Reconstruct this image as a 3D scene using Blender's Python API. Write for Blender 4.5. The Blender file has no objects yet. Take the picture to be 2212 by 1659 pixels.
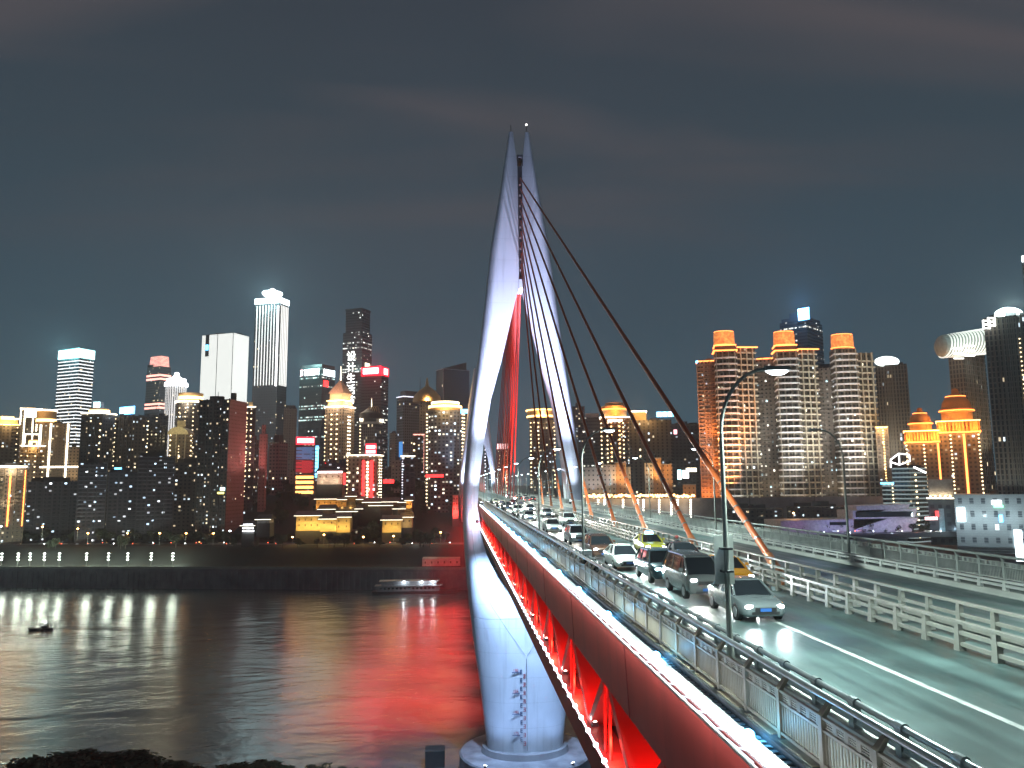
import bpy, bmesh, math, random
from math import sin, cos, tan, pi, radians, sqrt, atan2
from mathutils import Vector, Matrix
random.seed(7)
S = bpy.context.scene
COL = S.collection

# ------------------------------------------------------------------ camera
F = 773.0
PSI, PITCH, ROLL = radians(4.0847), radians(7.3584), 0.0086
FW = Vector((sin(PSI)*cos(PITCH), cos(PSI)*cos(PITCH), sin(PITCH)))
_r = Vector((cos(PSI), -sin(PSI), 0)); _u = _r.cross(FW)
RT = _r*cos(ROLL) - _u*sin(ROLL); UP = _u*cos(ROLL) + _r*sin(ROLL)
cam = bpy.data.cameras.new('camera'); camo = bpy.data.objects.new('camera', cam); COL.objects.link(camo)
cam.sensor_width = 36; cam.lens = F/1024*36; cam.clip_start = 0.2; cam.clip_end = 30000
m = Matrix((RT, UP, -FW)).transposed().to_4x4(); camo.matrix_world = m
S.camera = camo
K = 1024/2212
def ray(x, y): return FW + RT*((x*K-512)/F) + UP*((384-y*K)/F)
def at(x, y, Y):
    d = ray(x, y); return d*(Y/d.y)
def onz(x, y, z):
    d = ray(x, y); return d*(z/d.z)

# ------------------------------------------------------------------ world, exposure
S.view_settings.view_transform = 'Standard'; S.view_settings.look = 'None'
S.view_settings.exposure = 0; S.view_settings.gamma = 1
S.cycles.max_bounces = 5; S.cycles.diffuse_bounces = 2; S.cycles.glossy_bounces = 3
S.cycles.sample_clamp_indirect = 4; S.cycles.use_denoising = True
W = bpy.data.worlds.new('World'); S.world = W; W.use_nodes = True
nt = W.node_tree; N = nt.nodes; L = nt.links; N.clear()
out = N.new('ShaderNodeOutputWorld'); bg = N.new('ShaderNodeBackground'); L.new(bg.outputs[0], out.inputs[0])
sky = N.new('ShaderNodeTexSky'); sky.sky_type = 'NISHITA'; sky.sun_disc = False
sky.sun_elevation = radians(-6); sky.sun_rotation = radians(200)
tc = N.new('ShaderNodeTexCoord'); sx = N.new('ShaderNodeSeparateXYZ'); L.new(tc.outputs['Generated'], sx.inputs[0])
ramp = N.new('ShaderNodeValToRGB'); L.new(sx.outputs['Z'], ramp.inputs[0])
e = ramp.color_ramp.elements; e[0].position = 0.0; e[0].color = (.058, .118, .156, 1); e[1].position = .75; e[1].color = (.036, .036, .046, 1)
x = e.new(.20); x.color = (.043, .081, .110, 1); x = e.new(.38); x.color = (.040, .062, .081, 1)
# streaked night clouds lit by the city: the direction is projected on a cloud layer overhead
dv = N.new('ShaderNodeVectorMath'); dv.operation = 'DIVIDE'
ad = N.new('ShaderNodeMath'); ad.operation = 'ADD'; ad.inputs[1].default_value = .18; L.new(sx.outputs['Z'], ad.inputs[0])
cb = N.new('ShaderNodeCombineXYZ')
for i in range(3): L.new(ad.outputs[0], cb.inputs[i])
L.new(tc.outputs['Generated'], dv.inputs[0]); L.new(cb.outputs[0], dv.inputs[1])
mp = N.new('ShaderNodeMapping'); mp.inputs['Rotation'].default_value = (0, 0, radians(-38)); mp.inputs['Scale'].default_value = (.34, 1.9, .1)
mp.inputs['Location'].default_value = (.35, .1, 0)
L.new(dv.outputs[0], mp.inputs[0])
no = N.new('ShaderNodeTexNoise'); no.inputs['Scale'].default_value = 1.5; no.inputs['Detail'].default_value = 3; no.inputs['Roughness'].default_value = .42; no.inputs['Distortion'].default_value = .9
L.new(mp.outputs[0], no.inputs['Vector'])
cr = N.new('ShaderNodeValToRGB'); L.new(no.outputs['Fac'], cr.inputs[0])
cr.color_ramp.elements[0].position = .41; cr.color_ramp.elements[0].color = (0, 0, 0, 1); cr.color_ramp.elements[1].position = .70
up = N.new('ShaderNodeMapRange'); up.inputs[1].default_value = .24; up.inputs[2].default_value = .42; L.new(sx.outputs['Z'], up.inputs[0])
mu = N.new('ShaderNodeMath'); mu.operation = 'MULTIPLY'; L.new(cr.outputs[0], mu.inputs[0]); L.new(up.outputs[0], mu.inputs[1])
mx = N.new('ShaderNodeMix'); mx.data_type = 'RGBA'; L.new(mu.outputs[0], mx.inputs[0]); L.new(ramp.outputs[0], mx.inputs[6]); mx.inputs[7].default_value = (.090, .080, .088, 1)
ns = N.new('ShaderNodeVectorMath'); ns.operation = 'SCALE'; ns.inputs[3].default_value = .02; L.new(sky.outputs[0], ns.inputs[0])
av = N.new('ShaderNodeVectorMath'); av.operation = 'ADD'; L.new(mx.outputs[2], av.inputs[0]); L.new(ns.outputs[0], av.inputs[1])
L.new(av.outputs[0], bg.inputs[0]); bg.inputs[1].default_value = 1.0

# ------------------------------------------------------------------ materials
MATS = {}
def inp(nd, n, v): nd.inputs[n].default_value = v
def pm(name, col, rough=.6, metal=0, noise=.25, nscale=.5, bump=0, coat=0):
    """painted or mineral surface with uneven dirt"""
    if name in MATS: return MATS[name]
    m = bpy.data.materials.new(name); m.use_nodes = True; nt = m.node_tree; b = nt.nodes['Principled BSDF']
    b.inputs['Roughness'].default_value = rough; b.inputs['Metallic'].default_value = metal
    if coat: b.inputs['Coat Weight'].default_value = coat
    t = nt.nodes.new('ShaderNodeTexCoord'); n = nt.nodes.new('ShaderNodeTexNoise'); n.inputs['Scale'].default_value = nscale; n.inputs['Detail'].default_value = 6
    nt.links.new(t.outputs['Object'], n.inputs['Vector'])
    r = nt.nodes.new('ShaderNodeMix'); r.data_type = 'RGBA'
    r.inputs[6].default_value = tuple(c*(1-noise) for c in col)+(1,); r.inputs[7].default_value = tuple(min(1, c*(1+noise*.6)) for c in col)+(1,)
    mr = nt.nodes.new('ShaderNodeMapRange'); mr.inputs[1].default_value = .3; mr.inputs[2].default_value = .7
    nt.links.new(n.outputs['Fac'], mr.inputs[0]); nt.links.new(mr.outputs[0], r.inputs[0]); nt.links.new(r.outputs[2], b.inputs['Base Color'])
    if bump:
        bp = nt.nodes.new('ShaderNodeBump'); bp.inputs['Strength'].default_value = bump; bp.inputs['Distance'].default_value = .05
        nt.links.new(n.outputs['Fac'], bp.inputs['Height']); nt.links.new(bp.outputs[0], b.inputs['Normal'])
    MATS[name] = m; return m
def em(name, col, s, sample=False):
    """a lamp or lit sign"""
    if name in MATS: return MATS[name]
    m = bpy.data.materials.new(name); m.use_nodes = True; b = m.node_tree.nodes['Principled BSDF']
    b.inputs['Base Color'].default_value = tuple(col)+(1,); b.inputs['Emission Color'].default_value = tuple(col)+(1,); b.inputs['Emission Strength'].default_value = s
    m.cycles.emission_sampling = 'AUTO' if sample else 'NONE'
    MATS[name] = m; return m
def facade(name, wall=(.2, .19, .18), glass=(.03, .035, .04), floor=3.2, bay=3.0, ww=.5, wh=.45, lit=.12, col=(1, .8, .5), col2=(.75, .9, 1), s=1.6, row=0.0, band=0.0, bandcol=None, bs=0.0, rough=.75, bandh=.12, vb=0.0, vs=0.0, vcol=(1, 1, 1)):
    """wall with rows of windows, some lit; lit spandrel bands and glowing vertical stripes where the tower has them"""
    if name in MATS: return MATS[name]
    m = bpy.data.materials.new(name); m.use_nodes = True; nt = m.node_tree; N = nt.nodes; L = nt.links; b = N['Principled BSDF']
    def M(op, a, c=None, d=None):
        n = N.new('ShaderNodeMath'); n.operation = op
        for i, v in enumerate((a, c, d)):
            if v is None: continue
            if isinstance(v, (int, float)): n.inputs[i].default_value = v
            else: L.new(v, n.inputs[i])
        return n.outputs[0]
    uv = N.new('ShaderNodeUVMap'); uv.uv_map = 'UVMap'; sp = N.new('ShaderNodeSeparateXYZ'); L.new(uv.outputs[0], sp.inputs[0])
    u = M('DIVIDE', sp.outputs[0], bay); v = M('DIVIDE', sp.outputs[1], floor)
    cu, cv = M('FLOOR', u), M('FLOOR', v); fu, fv = M('FRACT', u), M('FRACT', v)
    oi = N.new('ShaderNodeObjectInfo'); sd = M('MULTIPLY', oi.outputs['Random'], 91.7)
    cx = N.new('ShaderNodeCombineXYZ'); L.new(cu, cx.inputs[0]); L.new(cv, cx.inputs[1]); L.new(sd, cx.inputs[2])
    wn = N.new('ShaderNodeTexWhiteNoise'); wn.noise_dimensions = '3D'; L.new(cx.outputs[0], wn.inputs['Vector'])
    sc = N.new('ShaderNodeSeparateColor'); L.new(wn.outputs['Color'], sc.inputs[0])
    rx = N.new('ShaderNodeCombineXYZ'); L.new(cv, rx.inputs[0]); L.new(sd, rx.inputs[1])
    wr = N.new('ShaderNodeTexWhiteNoise'); wr.noise_dimensions = '2D'; L.new(rx.outputs[0], wr.inputs['Vector'])
    cl = N.new('ShaderNodeTexNoise'); cl.inputs['Scale'].default_value = .12; L.new(cx.outputs[0], cl.inputs['Vector'])
    thr = M('MULTIPLY', M('MULTIPLY', cl.outputs['Fac'], 2.0), lit)
    l1 = M('LESS_THAN', wn.outputs['Value'], thr)
    l2 = M('MULTIPLY', M('LESS_THAN', wr.outputs['Value'], row), M('LESS_THAN', sc.outputs[0], .72))
    on = M('MAXIMUM', l1, l2)
    mask = M('MULTIPLY', M('LESS_THAN', M('ABSOLUTE', M('SUBTRACT', fu, .5)), ww/2), M('LESS_THAN', M('ABSOLUTE', M('SUBTRACT', fv, .5)), wh/2))
    mask = M('MULTIPLY', mask, M('GREATER_THAN', sp.outputs[1], .01))
    es = M('MULTIPLY', M('MULTIPLY', on, mask), M('MULTIPLY_ADD', M('POWER', sc.outputs[1], 2.0), s*1.6, s*.25))
    cm = N.new('ShaderNodeMix'); cm.data_type = 'RGBA'; cm.inputs[6].default_value = tuple(col)+(1,); cm.inputs[7].default_value = tuple(col2)+(1,); L.new(M('GREATER_THAN', sc.outputs[2], .6), cm.inputs[0])
    ec = cm.outputs[2]
    if bs > 0:
        bm = M('MULTIPLY', M('LESS_THAN', fv, bandh), M('GREATER_THAN', sp.outputs[1], .01))
        n2 = N.new('ShaderNodeTexNoise'); n2.inputs['Scale'].default_value = .35; L.new(cx.outputs[0], n2.inputs['Vector'])
        bm = M('MULTIPLY', bm, M('MULTIPLY_ADD', n2.outputs['Fac'], 1.0, .45))
        es = M('MAXIMUM', es, M('MULTIPLY', bm, bs))
        c3 = N.new('ShaderNodeMix'); c3.data_type = 'RGBA'; L.new(M('GREATER_THAN', bm, .01), c3.inputs[0]); L.new(ec, c3.inputs[6]); c3.inputs[7].default_value = tuple(bandcol or (1, 1, 1))+(1,); ec = c3.outputs[2]
    if vs > 0:
        vm = M('MULTIPLY', M('LESS_THAN', fu, vb), M('GREATER_THAN', sp.outputs[1], .01))
        es = M('MAXIMUM', es, M('MULTIPLY', vm, vs))
        c3 = N.new('ShaderNodeMix'); c3.data_type = 'RGBA'; L.new(vm, c3.inputs[0]); L.new(ec, c3.inputs[6]); c3.inputs[7].default_value = tuple(vcol)+(1,); ec = c3.outputs[2]
    L.new(es, b.inputs['Emission Strength']); L.new(ec, b.inputs['Emission Color'])
    nz = N.new('ShaderNodeTexNoise'); nz.inputs['Scale'].default_value = .05; nz.inputs['Detail'].default_value = 5; L.new(uv.outputs[0], nz.inputs['Vector'])
    wm = N.new('ShaderNodeMix'); wm.data_type = 'RGBA'; wm.inputs[6].default_value = tuple(c*.7 for c in wall)+(1,); wm.inputs[7].default_value = tuple(c*1.2 for c in wall)+(1,); L.new(nz.outputs['Fac'], wm.inputs[0])
    bc = N.new('ShaderNodeMix'); bc.data_type = 'RGBA'; L.new(mask, bc.inputs[0]); L.new(wm.outputs[2], bc.inputs[6]); bc.inputs[7].default_value = tuple(glass)+(1,); L.new(bc.outputs[2], b.inputs['Base Color'])
    L.new(M('MULTIPLY_ADD', mask, .2-rough, rough), b.inputs['Roughness'])
    m.cycles.emission_sampling = 'NONE'
    MATS[name] = m; return m

# ------------------------------------------------------------------ mesh helpers
OFF = {}
class MB:
    """collects shapes given in world metres; build() links them as ONE mesh object below its parent"""
    def __init__(s): s.v = []; s.f = []; s.uv = []; s.sm = False
    def face(s, pts, uv=None):
        i = len(s.v); s.v += [Vector(p) for p in pts]; s.f.append(list(range(i, i+len(pts)))); s.uv.append(uv or [(0, 0)]*len(pts))
    def grid(s, rows, closed=False, uvf=None):
        i = len(s.v); n = len(rows[0])
        for r in rows: s.v += [Vector(p) for p in r]
        for a in range(len(rows)-1):
            for b in range(n if closed else n-1):
                c = (b+1) % n; s.f.append([i+a*n+b, i+a*n+c, i+(a+1)*n+c, i+(a+1)*n+b]); s.uv.append([(0, 0)]*4)
    def fan(s, pts):
        i = len(s.v); s.v += [Vector(p) for p in pts]; s.f.append(list(range(i, i+len(pts)))); s.uv.append([(0, 0)]*len(pts))
    def loft(s, rings, caps=True):
        s.grid(rings, True)
        if caps: s.fan(rings[0][::-1]); s.fan(rings[-1])
        return s
    def box(s, x0, x1, y0, y1, z0, z1):
        s.hexa([(x0, y0, z0), (x1, y0, z0), (x1, y1, z0), (x0, y1, z0)], [(x0, y0, z1), (x1, y0, z1), (x1, y1, z1), (x0, y1, z1)]); return s
    def hexa(s, lo, hi): s.loft([lo, hi]); return s
    def prism(s, foot, z0, z1, uv=True, top=1.0, c=None):
        """walls round a footprint with metre UVs, plus roof"""
        n = len(foot); u = 0
        if c is None: c = (sum(p[0] for p in foot)/n, sum(p[1] for p in foot)/n)
        ft = [(c[0]+(p[0]-c[0])*top, c[1]+(p[1]-c[1])*top) for p in foot]
        for i in range(n):
            a, b = foot[i], foot[(i+1) % n]; A, B = ft[i], ft[(i+1) % n]; w = sqrt((a[0]-b[0])**2+(a[1]-b[1])**2)
            s.face([(a[0], a[1], z0), (b[0], b[1], z0), (B[0], B[1], z1), (A[0], A[1], z1)], [(u, .02), (u+w, .02), (u+w, z1-z0), (u, z1-z0)]); u += w
        s.face([(p[0], p[1], z1) for p in ft]); return s
    def tube(s, p, q, r, n=8, r2=None):
        p, q = Vector(p), Vector(q); d = (q-p).normalized(); a = d.orthogonal().normalized(); b = d.cross(a); r2 = r if r2 is None else r2
        R = lambda c, rr: [c+a*(rr*cos(2*pi*k/n))+b*(rr*sin(2*pi*k/n)) for k in range(n)]
        s.loft([R(p, r), R(q, r2)]); return s
    def path(s, pts, r, n=6):
        for a, b in zip(pts, pts[1:]): s.tube(a, b, r, n)
        return s
    def beam(s, p, q, w, h, upv=(0, 0, 1)):
        p, q = Vector(p), Vector(q); d = (q-p).normalized(); sd = d.cross(Vector(upv))
        if sd.length < 1e-4: sd = d.cross(Vector((1, 0, 0)))
        sd.normalize(); u = sd.cross(d)
        R = lambda c: [c-sd*w/2-u*h/2, c+sd*w/2-u*h/2, c+sd*w/2+u*h/2, c-sd*w/2+u*h/2]
        s.loft([R(p), R(q)]); return s
    def lathe(s, c, prof, n=16, sx=1, sy=1):
        """prof: list of (radius, z)"""
        s.loft([[(c[0]+r*sx*cos(2*pi*k/n), c[1]+r*sy*sin(2*pi*k/n), c[2]+z) for k in range(n)] for r, z in prof]); return s
    def ball(s, c, r, n=8, sz=1):
        s.lathe(c, [(max(.02*r, r*sin(pi*i/6)), -r*sz*cos(pi*i/6)) for i in range(7)], n); return s
    def build(s, name, mat, parent=None, smooth=False, angle=None):
        o = OFF.get(parent.name, Vector()) if parent else Vector()
        me = bpy.data.meshes.new(name); me.from_pydata([tuple(v-o) for v in s.v], [], s.f)
        ul = me.uv_layers.new(name='UVMap'); k = 0; flat = []
        for q in s.uv:
            for c in q: flat += [c[0], c[1]]
        ul.data.foreach_set('uv', flat)
        for mm in (mat if isinstance(mat, list) else [mat]): me.materials.append(mm)
        if smooth: me.polygons.foreach_set('use_smooth', [True]*len(me.polygons))
        me.update()
        ob = bpy.data.objects.new(name, me); COL.objects.link(ob)
        if smooth:
            bm = bmesh.new(); bm.from_mesh(me); bmesh.ops.remove_doubles(bm, verts=bm.verts, dist=.0005); bm.to_mesh(me); bm.free()
            try: me.set_sharp_from_angle(angle=angle or radians(40))
            except Exception: pass
        if parent: ob.parent = parent
        OFF[ob.name] = o.copy(); return ob
def tag(o, label=None, cat=None, group=None, kind=None):
    if label: o['label'] = label
    if cat: o['category'] = cat
    if group: o['group'] = group
    if kind: o['kind'] = kind
    return o
def empty(name, loc, label, cat, group=None, rz=0):
    o = bpy.data.objects.new(name, None); COL.objects.link(o); o.location = loc; o.rotation_euler = (0, 0, rz); o.empty_display_size = .5
    OFF[o.name] = Vector(loc); return tag(o, label, cat, group)
def copy_tree(o, parent=None):
    c = o.copy(); COL.objects.link(c); c.parent = parent
    for ch in o.children: copy_tree(ch, c)
    return c
def light(kind, loc, col, P, parent=None, aim=None, size=.3, angle=60, blend=.6, name='lamp_or_fill_light'):
    l = bpy.data.lights.new(name, kind); l.energy = P; l.color = col; l.shadow_soft_size = size
    if kind == 'SPOT': l.spot_size = radians(angle); l.spot_blend = blend
    o = bpy.data.objects.new(name, l); COL.objects.link(o)
    off = OFF.get(parent.name, Vector()) if parent else Vector()
    o.location = Vector(loc)-off
    if aim is not None: o.rotation_euler = (Vector(aim)-Vector(loc)).to_track_quat('-Z', 'Y').to_euler()
    if parent: o.parent = parent
    return o
def interp(t, tab):
    for (a, va), (b, vb) in zip(tab, tab[1:]):
        if (a-t)*(b-t) <= 0: return va+(vb-va)*((t-a)/(b-a) if b != a else 0)
    return tab[0][1] if abs(t-tab[0][0]) < abs(t-tab[-1][0]) else tab[-1][1]
ORD = ['first', 'second', 'third', 'fourth', 'fifth', 'sixth', 'seventh', 'eighth', 'ninth', 'tenth', 'eleventh', 'twelfth', 'thirteenth', 'fourteenth', 'fifteenth', 'sixteenth', 'seventeenth', 'eighteenth', 'nineteenth', 'twentieth']
ORD += ['twenty-'+o for o in ORD[:9]] + ['thirtieth'] + ['thirty-'+o for o in ORD[:9]]+['fortieth']

# ------------------------------------------------------------------ water, ground
WZ = -72.0
def bank(X): return 545-.171*min(X, 60) + max(0, X-60)*.25
wm = bpy.data.materials.new('river_water'); wm.use_nodes = True; nt = wm.node_tree; b = nt.nodes['Principled BSDF']
b.inputs['Base Color'].default_value = (.115, .132, .140, 1); b.inputs['Roughness'].default_value = .23; b.inputs['IOR'].default_value = 1.33
tcn = nt.nodes.new('ShaderNodeTexCoord')
hs = None
for sc, det, wgt, rot in ((.16, 5, 1.0, 8), (.5, 5, .75, -14), (.030, 3, 1.2, 20)):
    mp = nt.nodes.new('ShaderNodeMapping'); mp.inputs['Rotation'].default_value = (0, 0, radians(rot)); mp.inputs['Scale'].default_value = (.55, 1.0, 1)
    n = nt.nodes.new('ShaderNodeTexNoise'); n.inputs['Scale'].default_value = sc; n.inputs['Detail'].default_value = det; n.inputs['Roughness'].default_value = .55; n.inputs['Distortion'].default_value = .6
    nt.links.new(tcn.outputs['Object'], mp.inputs[0]); nt.links.new(mp.outputs[0], n.inputs['Vector'])
    ml = nt.nodes.new('ShaderNodeMath'); ml.operation = 'MULTIPLY'; ml.inputs[1].default_value = wgt/max(sc, .05)*.16; nt.links.new(n.outputs['Fac'], ml.inputs[0])
    if hs is None: hs = ml.outputs[0]
    else:
        a = nt.nodes.new('ShaderNodeMath'); a.operation = 'ADD'; nt.links.new(hs, a.inputs[0]); nt.links.new(ml.outputs[0], a.inputs[1]); hs = a.outputs[0]
bp = nt.nodes.new('ShaderNodeBump'); bp.inputs['Strength'].default_value = .50; bp.inputs['Distance'].default_value = .8
nt.links.new(hs, bp.inputs['Height']); nt.links.new(bp.outputs[0], b.inputs['Normal'])
w = MB(); w.face([(-1500, -400, WZ), (900, -400, WZ), (900, 1000, WZ), (-1500, 1000, WZ)]); tag(w.build('river_water', wm), kind='structure')

def sstep(a, b, x):
    t = max(0, min(1, (x-a)/(b-a))); return t*t*(3-2*t)
def gz(X, Y):
    """height of the far bank: river road at -44, wooded hill behind it"""
    d = Y-bank(X)
    base = -58+14*sstep(10, 34, d) if d < 36 else -44
    if d >= 36:
        hill = sstep(60, 170, d)
        hx = sstep(-330, -190, X)*(1-sstep(10, 60, X))
        base = -44+42*hill*hx + 12*sstep(150, 500, d)*(1-hx)
        base += 2.5*sin(X*.05)*cos(Y*.043)*hill
    return base
g = MB(); xs = [-9000, -3000, -1500]+[-900+20*i for i in range(81)]+[1500, 3000, 9000]; ds = [0, 6, 10, 16, 22, 28, 34, 40, 50, 60, 70, 80, 95, 110, 125, 140, 160, 180, 220, 300, 420, 600, 1000, 2500, 12000]
g.grid([[(X, bank(max(-1500, min(1500, X)))+d, gz(X, bank(max(-1500, min(1500, X)))+d)) for X in xs] for d in ds])
earth = pm('dark_earth', (.018, .021, .018), .9, noise=.5, nscale=.05)
tag(g.build('ground', earth, smooth=True), kind='structure')
# promenade slab on the flood wall, riverside road
pave = pm('promenade_stone', (.34, .35, .31), .8, nscale=.2); asph = pm('asphalt', (.055, .058, .06), .55, noise=.35, nscale=.35, bump=.1)
g = MB()
for X0 in range(-600, 520, 20): g.loft([[(X, bank(X)-.6, -58.2), (X, bank(X)+9, -58.2), (X, bank(X)+9, -57.6), (X, bank(X)-.6, -57.6)] for X in (X0, X0+20)])
tag(g.build('promenade_path', pave), kind='structure')
g = MB()
for X0 in range(-600, 520, 20): g.grid([[(X, bank(X)+37, -43.95), (X, bank(X)+56, -43.95)] for X in (X0, X0+20)])
tag(g.build('riverside_road', asph), kind='structure')
# flood wall with ribs
conc = pm('grey_concrete', (.26, .26, .28), .8, noise=.35, nscale=.12)
fw = empty('flood_wall', (-150, bank(-150), WZ), 'long ribbed concrete flood wall rising from the dark river', 'wall')
g = MB()
for X0 in range(-600, 520, 20): g.loft([[(X, bank(X), -74), (X, bank(X)+3, -74), (X, bank(X)+3, -58.2), (X, bank(X), -58.2)] for X in (X0, X0+20)])
g.build('wall', conc, fw)
rib = MB()
for i in range(130):
    X = -400+i*4.0
    rib.box(X, X+1.1, bank(X)-1.0, bank(X)+.1, -73, -60)
rib.build('rib', conc, fw)['kind'] = 'stuff'
par = MB()
for X0 in range(-600, 520, 20): par.loft([[(X, bank(X)-.5, -57.6), (X, bank(X)-.2, -57.6), (X, bank(X)-.2, -56.5), (X, bank(X)-.5, -56.5)] for X in (X0, X0+20)])
par.build('parapet', pave, fw)
# near bank under the camera, dark rocks and brush
g = MB(); rows = []
for j in range(26):
    Y = 110+j*5
    row = []
    for i in range(60):
        X = -230+i*4.0
        edge = 203+7*sin(X*.045)+4*sin(X*.13+1)-max(0, X+30)*.55
        row.append((X, Y, -73+max(0, (edge-Y))*.11+.7*random.random()*(Y < edge)))
    rows.append(row)
g.grid(rows); tag(g.build('near_shore_ground', pm('river_silt', (.05, .048, .044), .95, noise=.5, nscale=.3, bump=.4), smooth=True), kind='structure')

# ------------------------------------------------------------------ pylons
XC = 17.2
OUTT = [(97.5, 2.9), (82, 5.2), (65, 8.0), (50, 9.7), (30, 12.1), (14, 14.3), (.6, 15.6), (-8, 15.8), (-18, 15.3), (-30, 14.2), (-41, 12.9), (-52, 11.2), (-66, 9.6)]
CRT = [(97.5, 2.15), (93, 2.5), (76.6, 4.0), (53, 6.9), (41.6, 8.3), (26.3, 10.4), (14, 11.9), (-2.8, 13.4), (-8, 13.7), (-11.3, 13.5), (-16.5, 13.0), (-21, 12.1), (-30, 8.8), (-36.2, 4.7), (-42.8, 0.0), (-66, 0)]
INT = [(97.5, 1.7), (95.6, 1.55), (87.4, .62), (54.8, .62), (52.5, .75), (43, 3.0), (32, 5.6), (22, 8.4), (10.6, 10.3), (2, 11.4), (-5.7, 12.0), (-16.6, 10.3), (-23.4, 7.1), (-29, 3.3), (-33.6, 0)]
DPT = [(97.5, 1.6), (80, 2.6), (50, 3.8), (14, 5.2), (-8, 6.2), (-30, 7.0), (-66, 6.4)]
ZS = [97.5, 95.6, 93, 90, 87.4, 84, 80, 75, 70, 65, 60, 56, 54.8, 53.6, 52.5, 50, 46, 43, 39, 35, 32, 28, 25, 22, 18, 14, 10.6, 7, 4, 1, -2, -5.7, -9, -12, -15, -18, -21, -24, -27, -29, -31, -33.5]
LOWZ = [-33.6, -35, -37, -39, -41, -42.8, -46, -50, -54, -58, -62, -66]
def leg_half(z, solid=False):
    o, c, d = interp(z, OUTT), interp(z, CRT), interp(z, DPT)
    i = 0 if solid else interp(z, INT)
    i = min(i, c-.15) if not solid else 0
    pts = []
    if solid:
        pts.append((0, -d-.25))
        if c > .05: pts.append((c, -d))
        else: pts.append((.05, -d-.24))
    else: k_ = min(1, i/4); pts += [(i, -d-.25+1.15*k_), (c, -d)]
    for t in range(1, 9):
        a = t/9*pi/2
        pts.append((c+(o-c)*sin(a)**.8, -d*cos(a)**.8))
    pts.append((o, 0))
    back = [(x, -y) for x, y in pts[::-1] if y != 0]
    return pts+back
redst = pm('red_girder_paint', (.42, .06, .05), .5, noise=.22, nscale=.35)
wpaint = pm('white_pylon_paint', (.62, .65, .70), .55, noise=.10, nscale=.15)
def pour_joints(m, step):
    nt = m.node_tree; N, L = nt.nodes, nt.links; b = N['Principled BSDF']; src = b.inputs['Base Color'].links[0].from_socket
    tc_ = N.new('ShaderNodeTexCoord'); sp = N.new('ShaderNodeSeparateXYZ'); L.new(tc_.outputs['Object'], sp.inputs[0])
    d = N.new('ShaderNodeMath'); d.operation = 'DIVIDE'; d.inputs[1].default_value = step; L.new(sp.outputs['Z'], d.inputs[0])
    fr = N.new('ShaderNodeMath'); fr.operation = 'FRACT'; L.new(d.outputs[0], fr.inputs[0]); lt = N.new('ShaderNodeMath'); lt.operation = 'LESS_THAN'; lt.inputs[1].default_value = .03; L.new(fr.outputs[0], lt.inputs[0])
    mp_ = N.new('ShaderNodeMapping'); mp_.inputs['Scale'].default_value = (.9, .9, .05); L.new(tc_.outputs['Object'], mp_.inputs[0]); n = N.new('ShaderNodeTexNoise'); n.inputs['Scale'].default_value = 1.0; n.inputs['Detail'].default_value = 6; L.new(mp_.outputs[0], n.inputs['Vector'])
    r = N.new('ShaderNodeMapRange'); r.inputs[1].default_value = .52; r.inputs[2].default_value = .72; r.inputs[3].default_value = 0; r.inputs[4].default_value = .28; L.new(n.outputs['Fac'], r.inputs[0])
    k = N.new('ShaderNodeMath'); k.operation = 'MULTIPLY_ADD'; k.inputs[1].default_value = .16; L.new(lt.outputs[0], k.inputs[0]); L.new(r.outputs[0], k.inputs[2])
    mx_ = N.new('ShaderNodeMix'); mx_.data_type = 'RGBA'; L.new(k.outputs[0], mx_.inputs[0]); L.new(src, mx_.inputs[6]); mx_.inputs[7].default_value = (.20, .21, .22, 1) if step < 100 else (.14, .02, .018, 1); L.new(mx_.outputs[2], b.inputs['Base Color'])
pour_joints(wpaint, 6.0); pour_joints(redst, 400.0)
dksteel = pm('dark_steel', (.05, .05, .055), .5, noise=.3, nscale=1)
def pylon(Yc, label):
    root = empty('bridge_pylon', (XC, Yc, -66), label, 'pylon', 'pylons of the cable stayed bridge')
    for s in (-1, 1):
        g = MB(); g.loft([[(XC+s*x, Yc+y, z) for x, y in leg_half(z)] for z in ZS]); g.build('leg', wpaint, root, smooth=True, angle=radians(24))
    g = MB(); rings = []
    for z in LOWZ:
        h = leg_half(z, True); rings.append([(XC+x, Yc+y, z) for x, y in h]+[(XC-x, Yc+y, z) for x, y in h[::-1][1:-1]])
    g.loft(rings); g.build('lower_shaft', wpaint, root, smooth=True, angle=radians(24))
    g = MB(); g.box(XC-.55, XC+.55, Yc-3.2, Yc+3.2, 55.5, 86.8); g.box(XC-.8, XC+.8, Yc-3.4, Yc+3.4, 89.4, 90.0)
    for x in (-.7, .7): g.box(XC+x-.1, XC+x+.1, Yc-3.3, Yc-3.1, 86.8, 89.4)
    g.build('anchor_box', dksteel, root)
    for k in range(9): g = MB(); g.box(XC-.35, XC+.1, Yc-3.5, Yc-3.3, 57+k*3.0, 57.5+k*3.0); g.build('anchor_head', pm('galvanised', (.5, .5, .52), .4, .6), root)
    g = MB(); g.box(XC-.62, XC+.62, Yc-3.9, Yc+3.0, 52.2, 54.6); g.build('portal_keystone', wpaint, root)
    for s, n in ((-1, 0), (1, 1)):
        g = MB(); g.tube((XC+s*2.2, Yc, 97.4), (XC+s*2.2, Yc, 100.2), .09); mst = g.build('mast', dksteel, root)
        if s > 0: g = MB(); g.ball((XC+s*2.2, Yc, 100.4), .34); g.build('beacon', em('beacon_white', (1, .95, .9), 2.5), mst)
    return root
P1, P2 = 206.0, 651.0
py1 = pylon(P1, 'tall white floodlit bridge pylon standing in the river, nearer one')
py2 = pylon(P2, 'white floodlit bridge pylon far along the bridge, seen through the nearer pylon')
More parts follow.
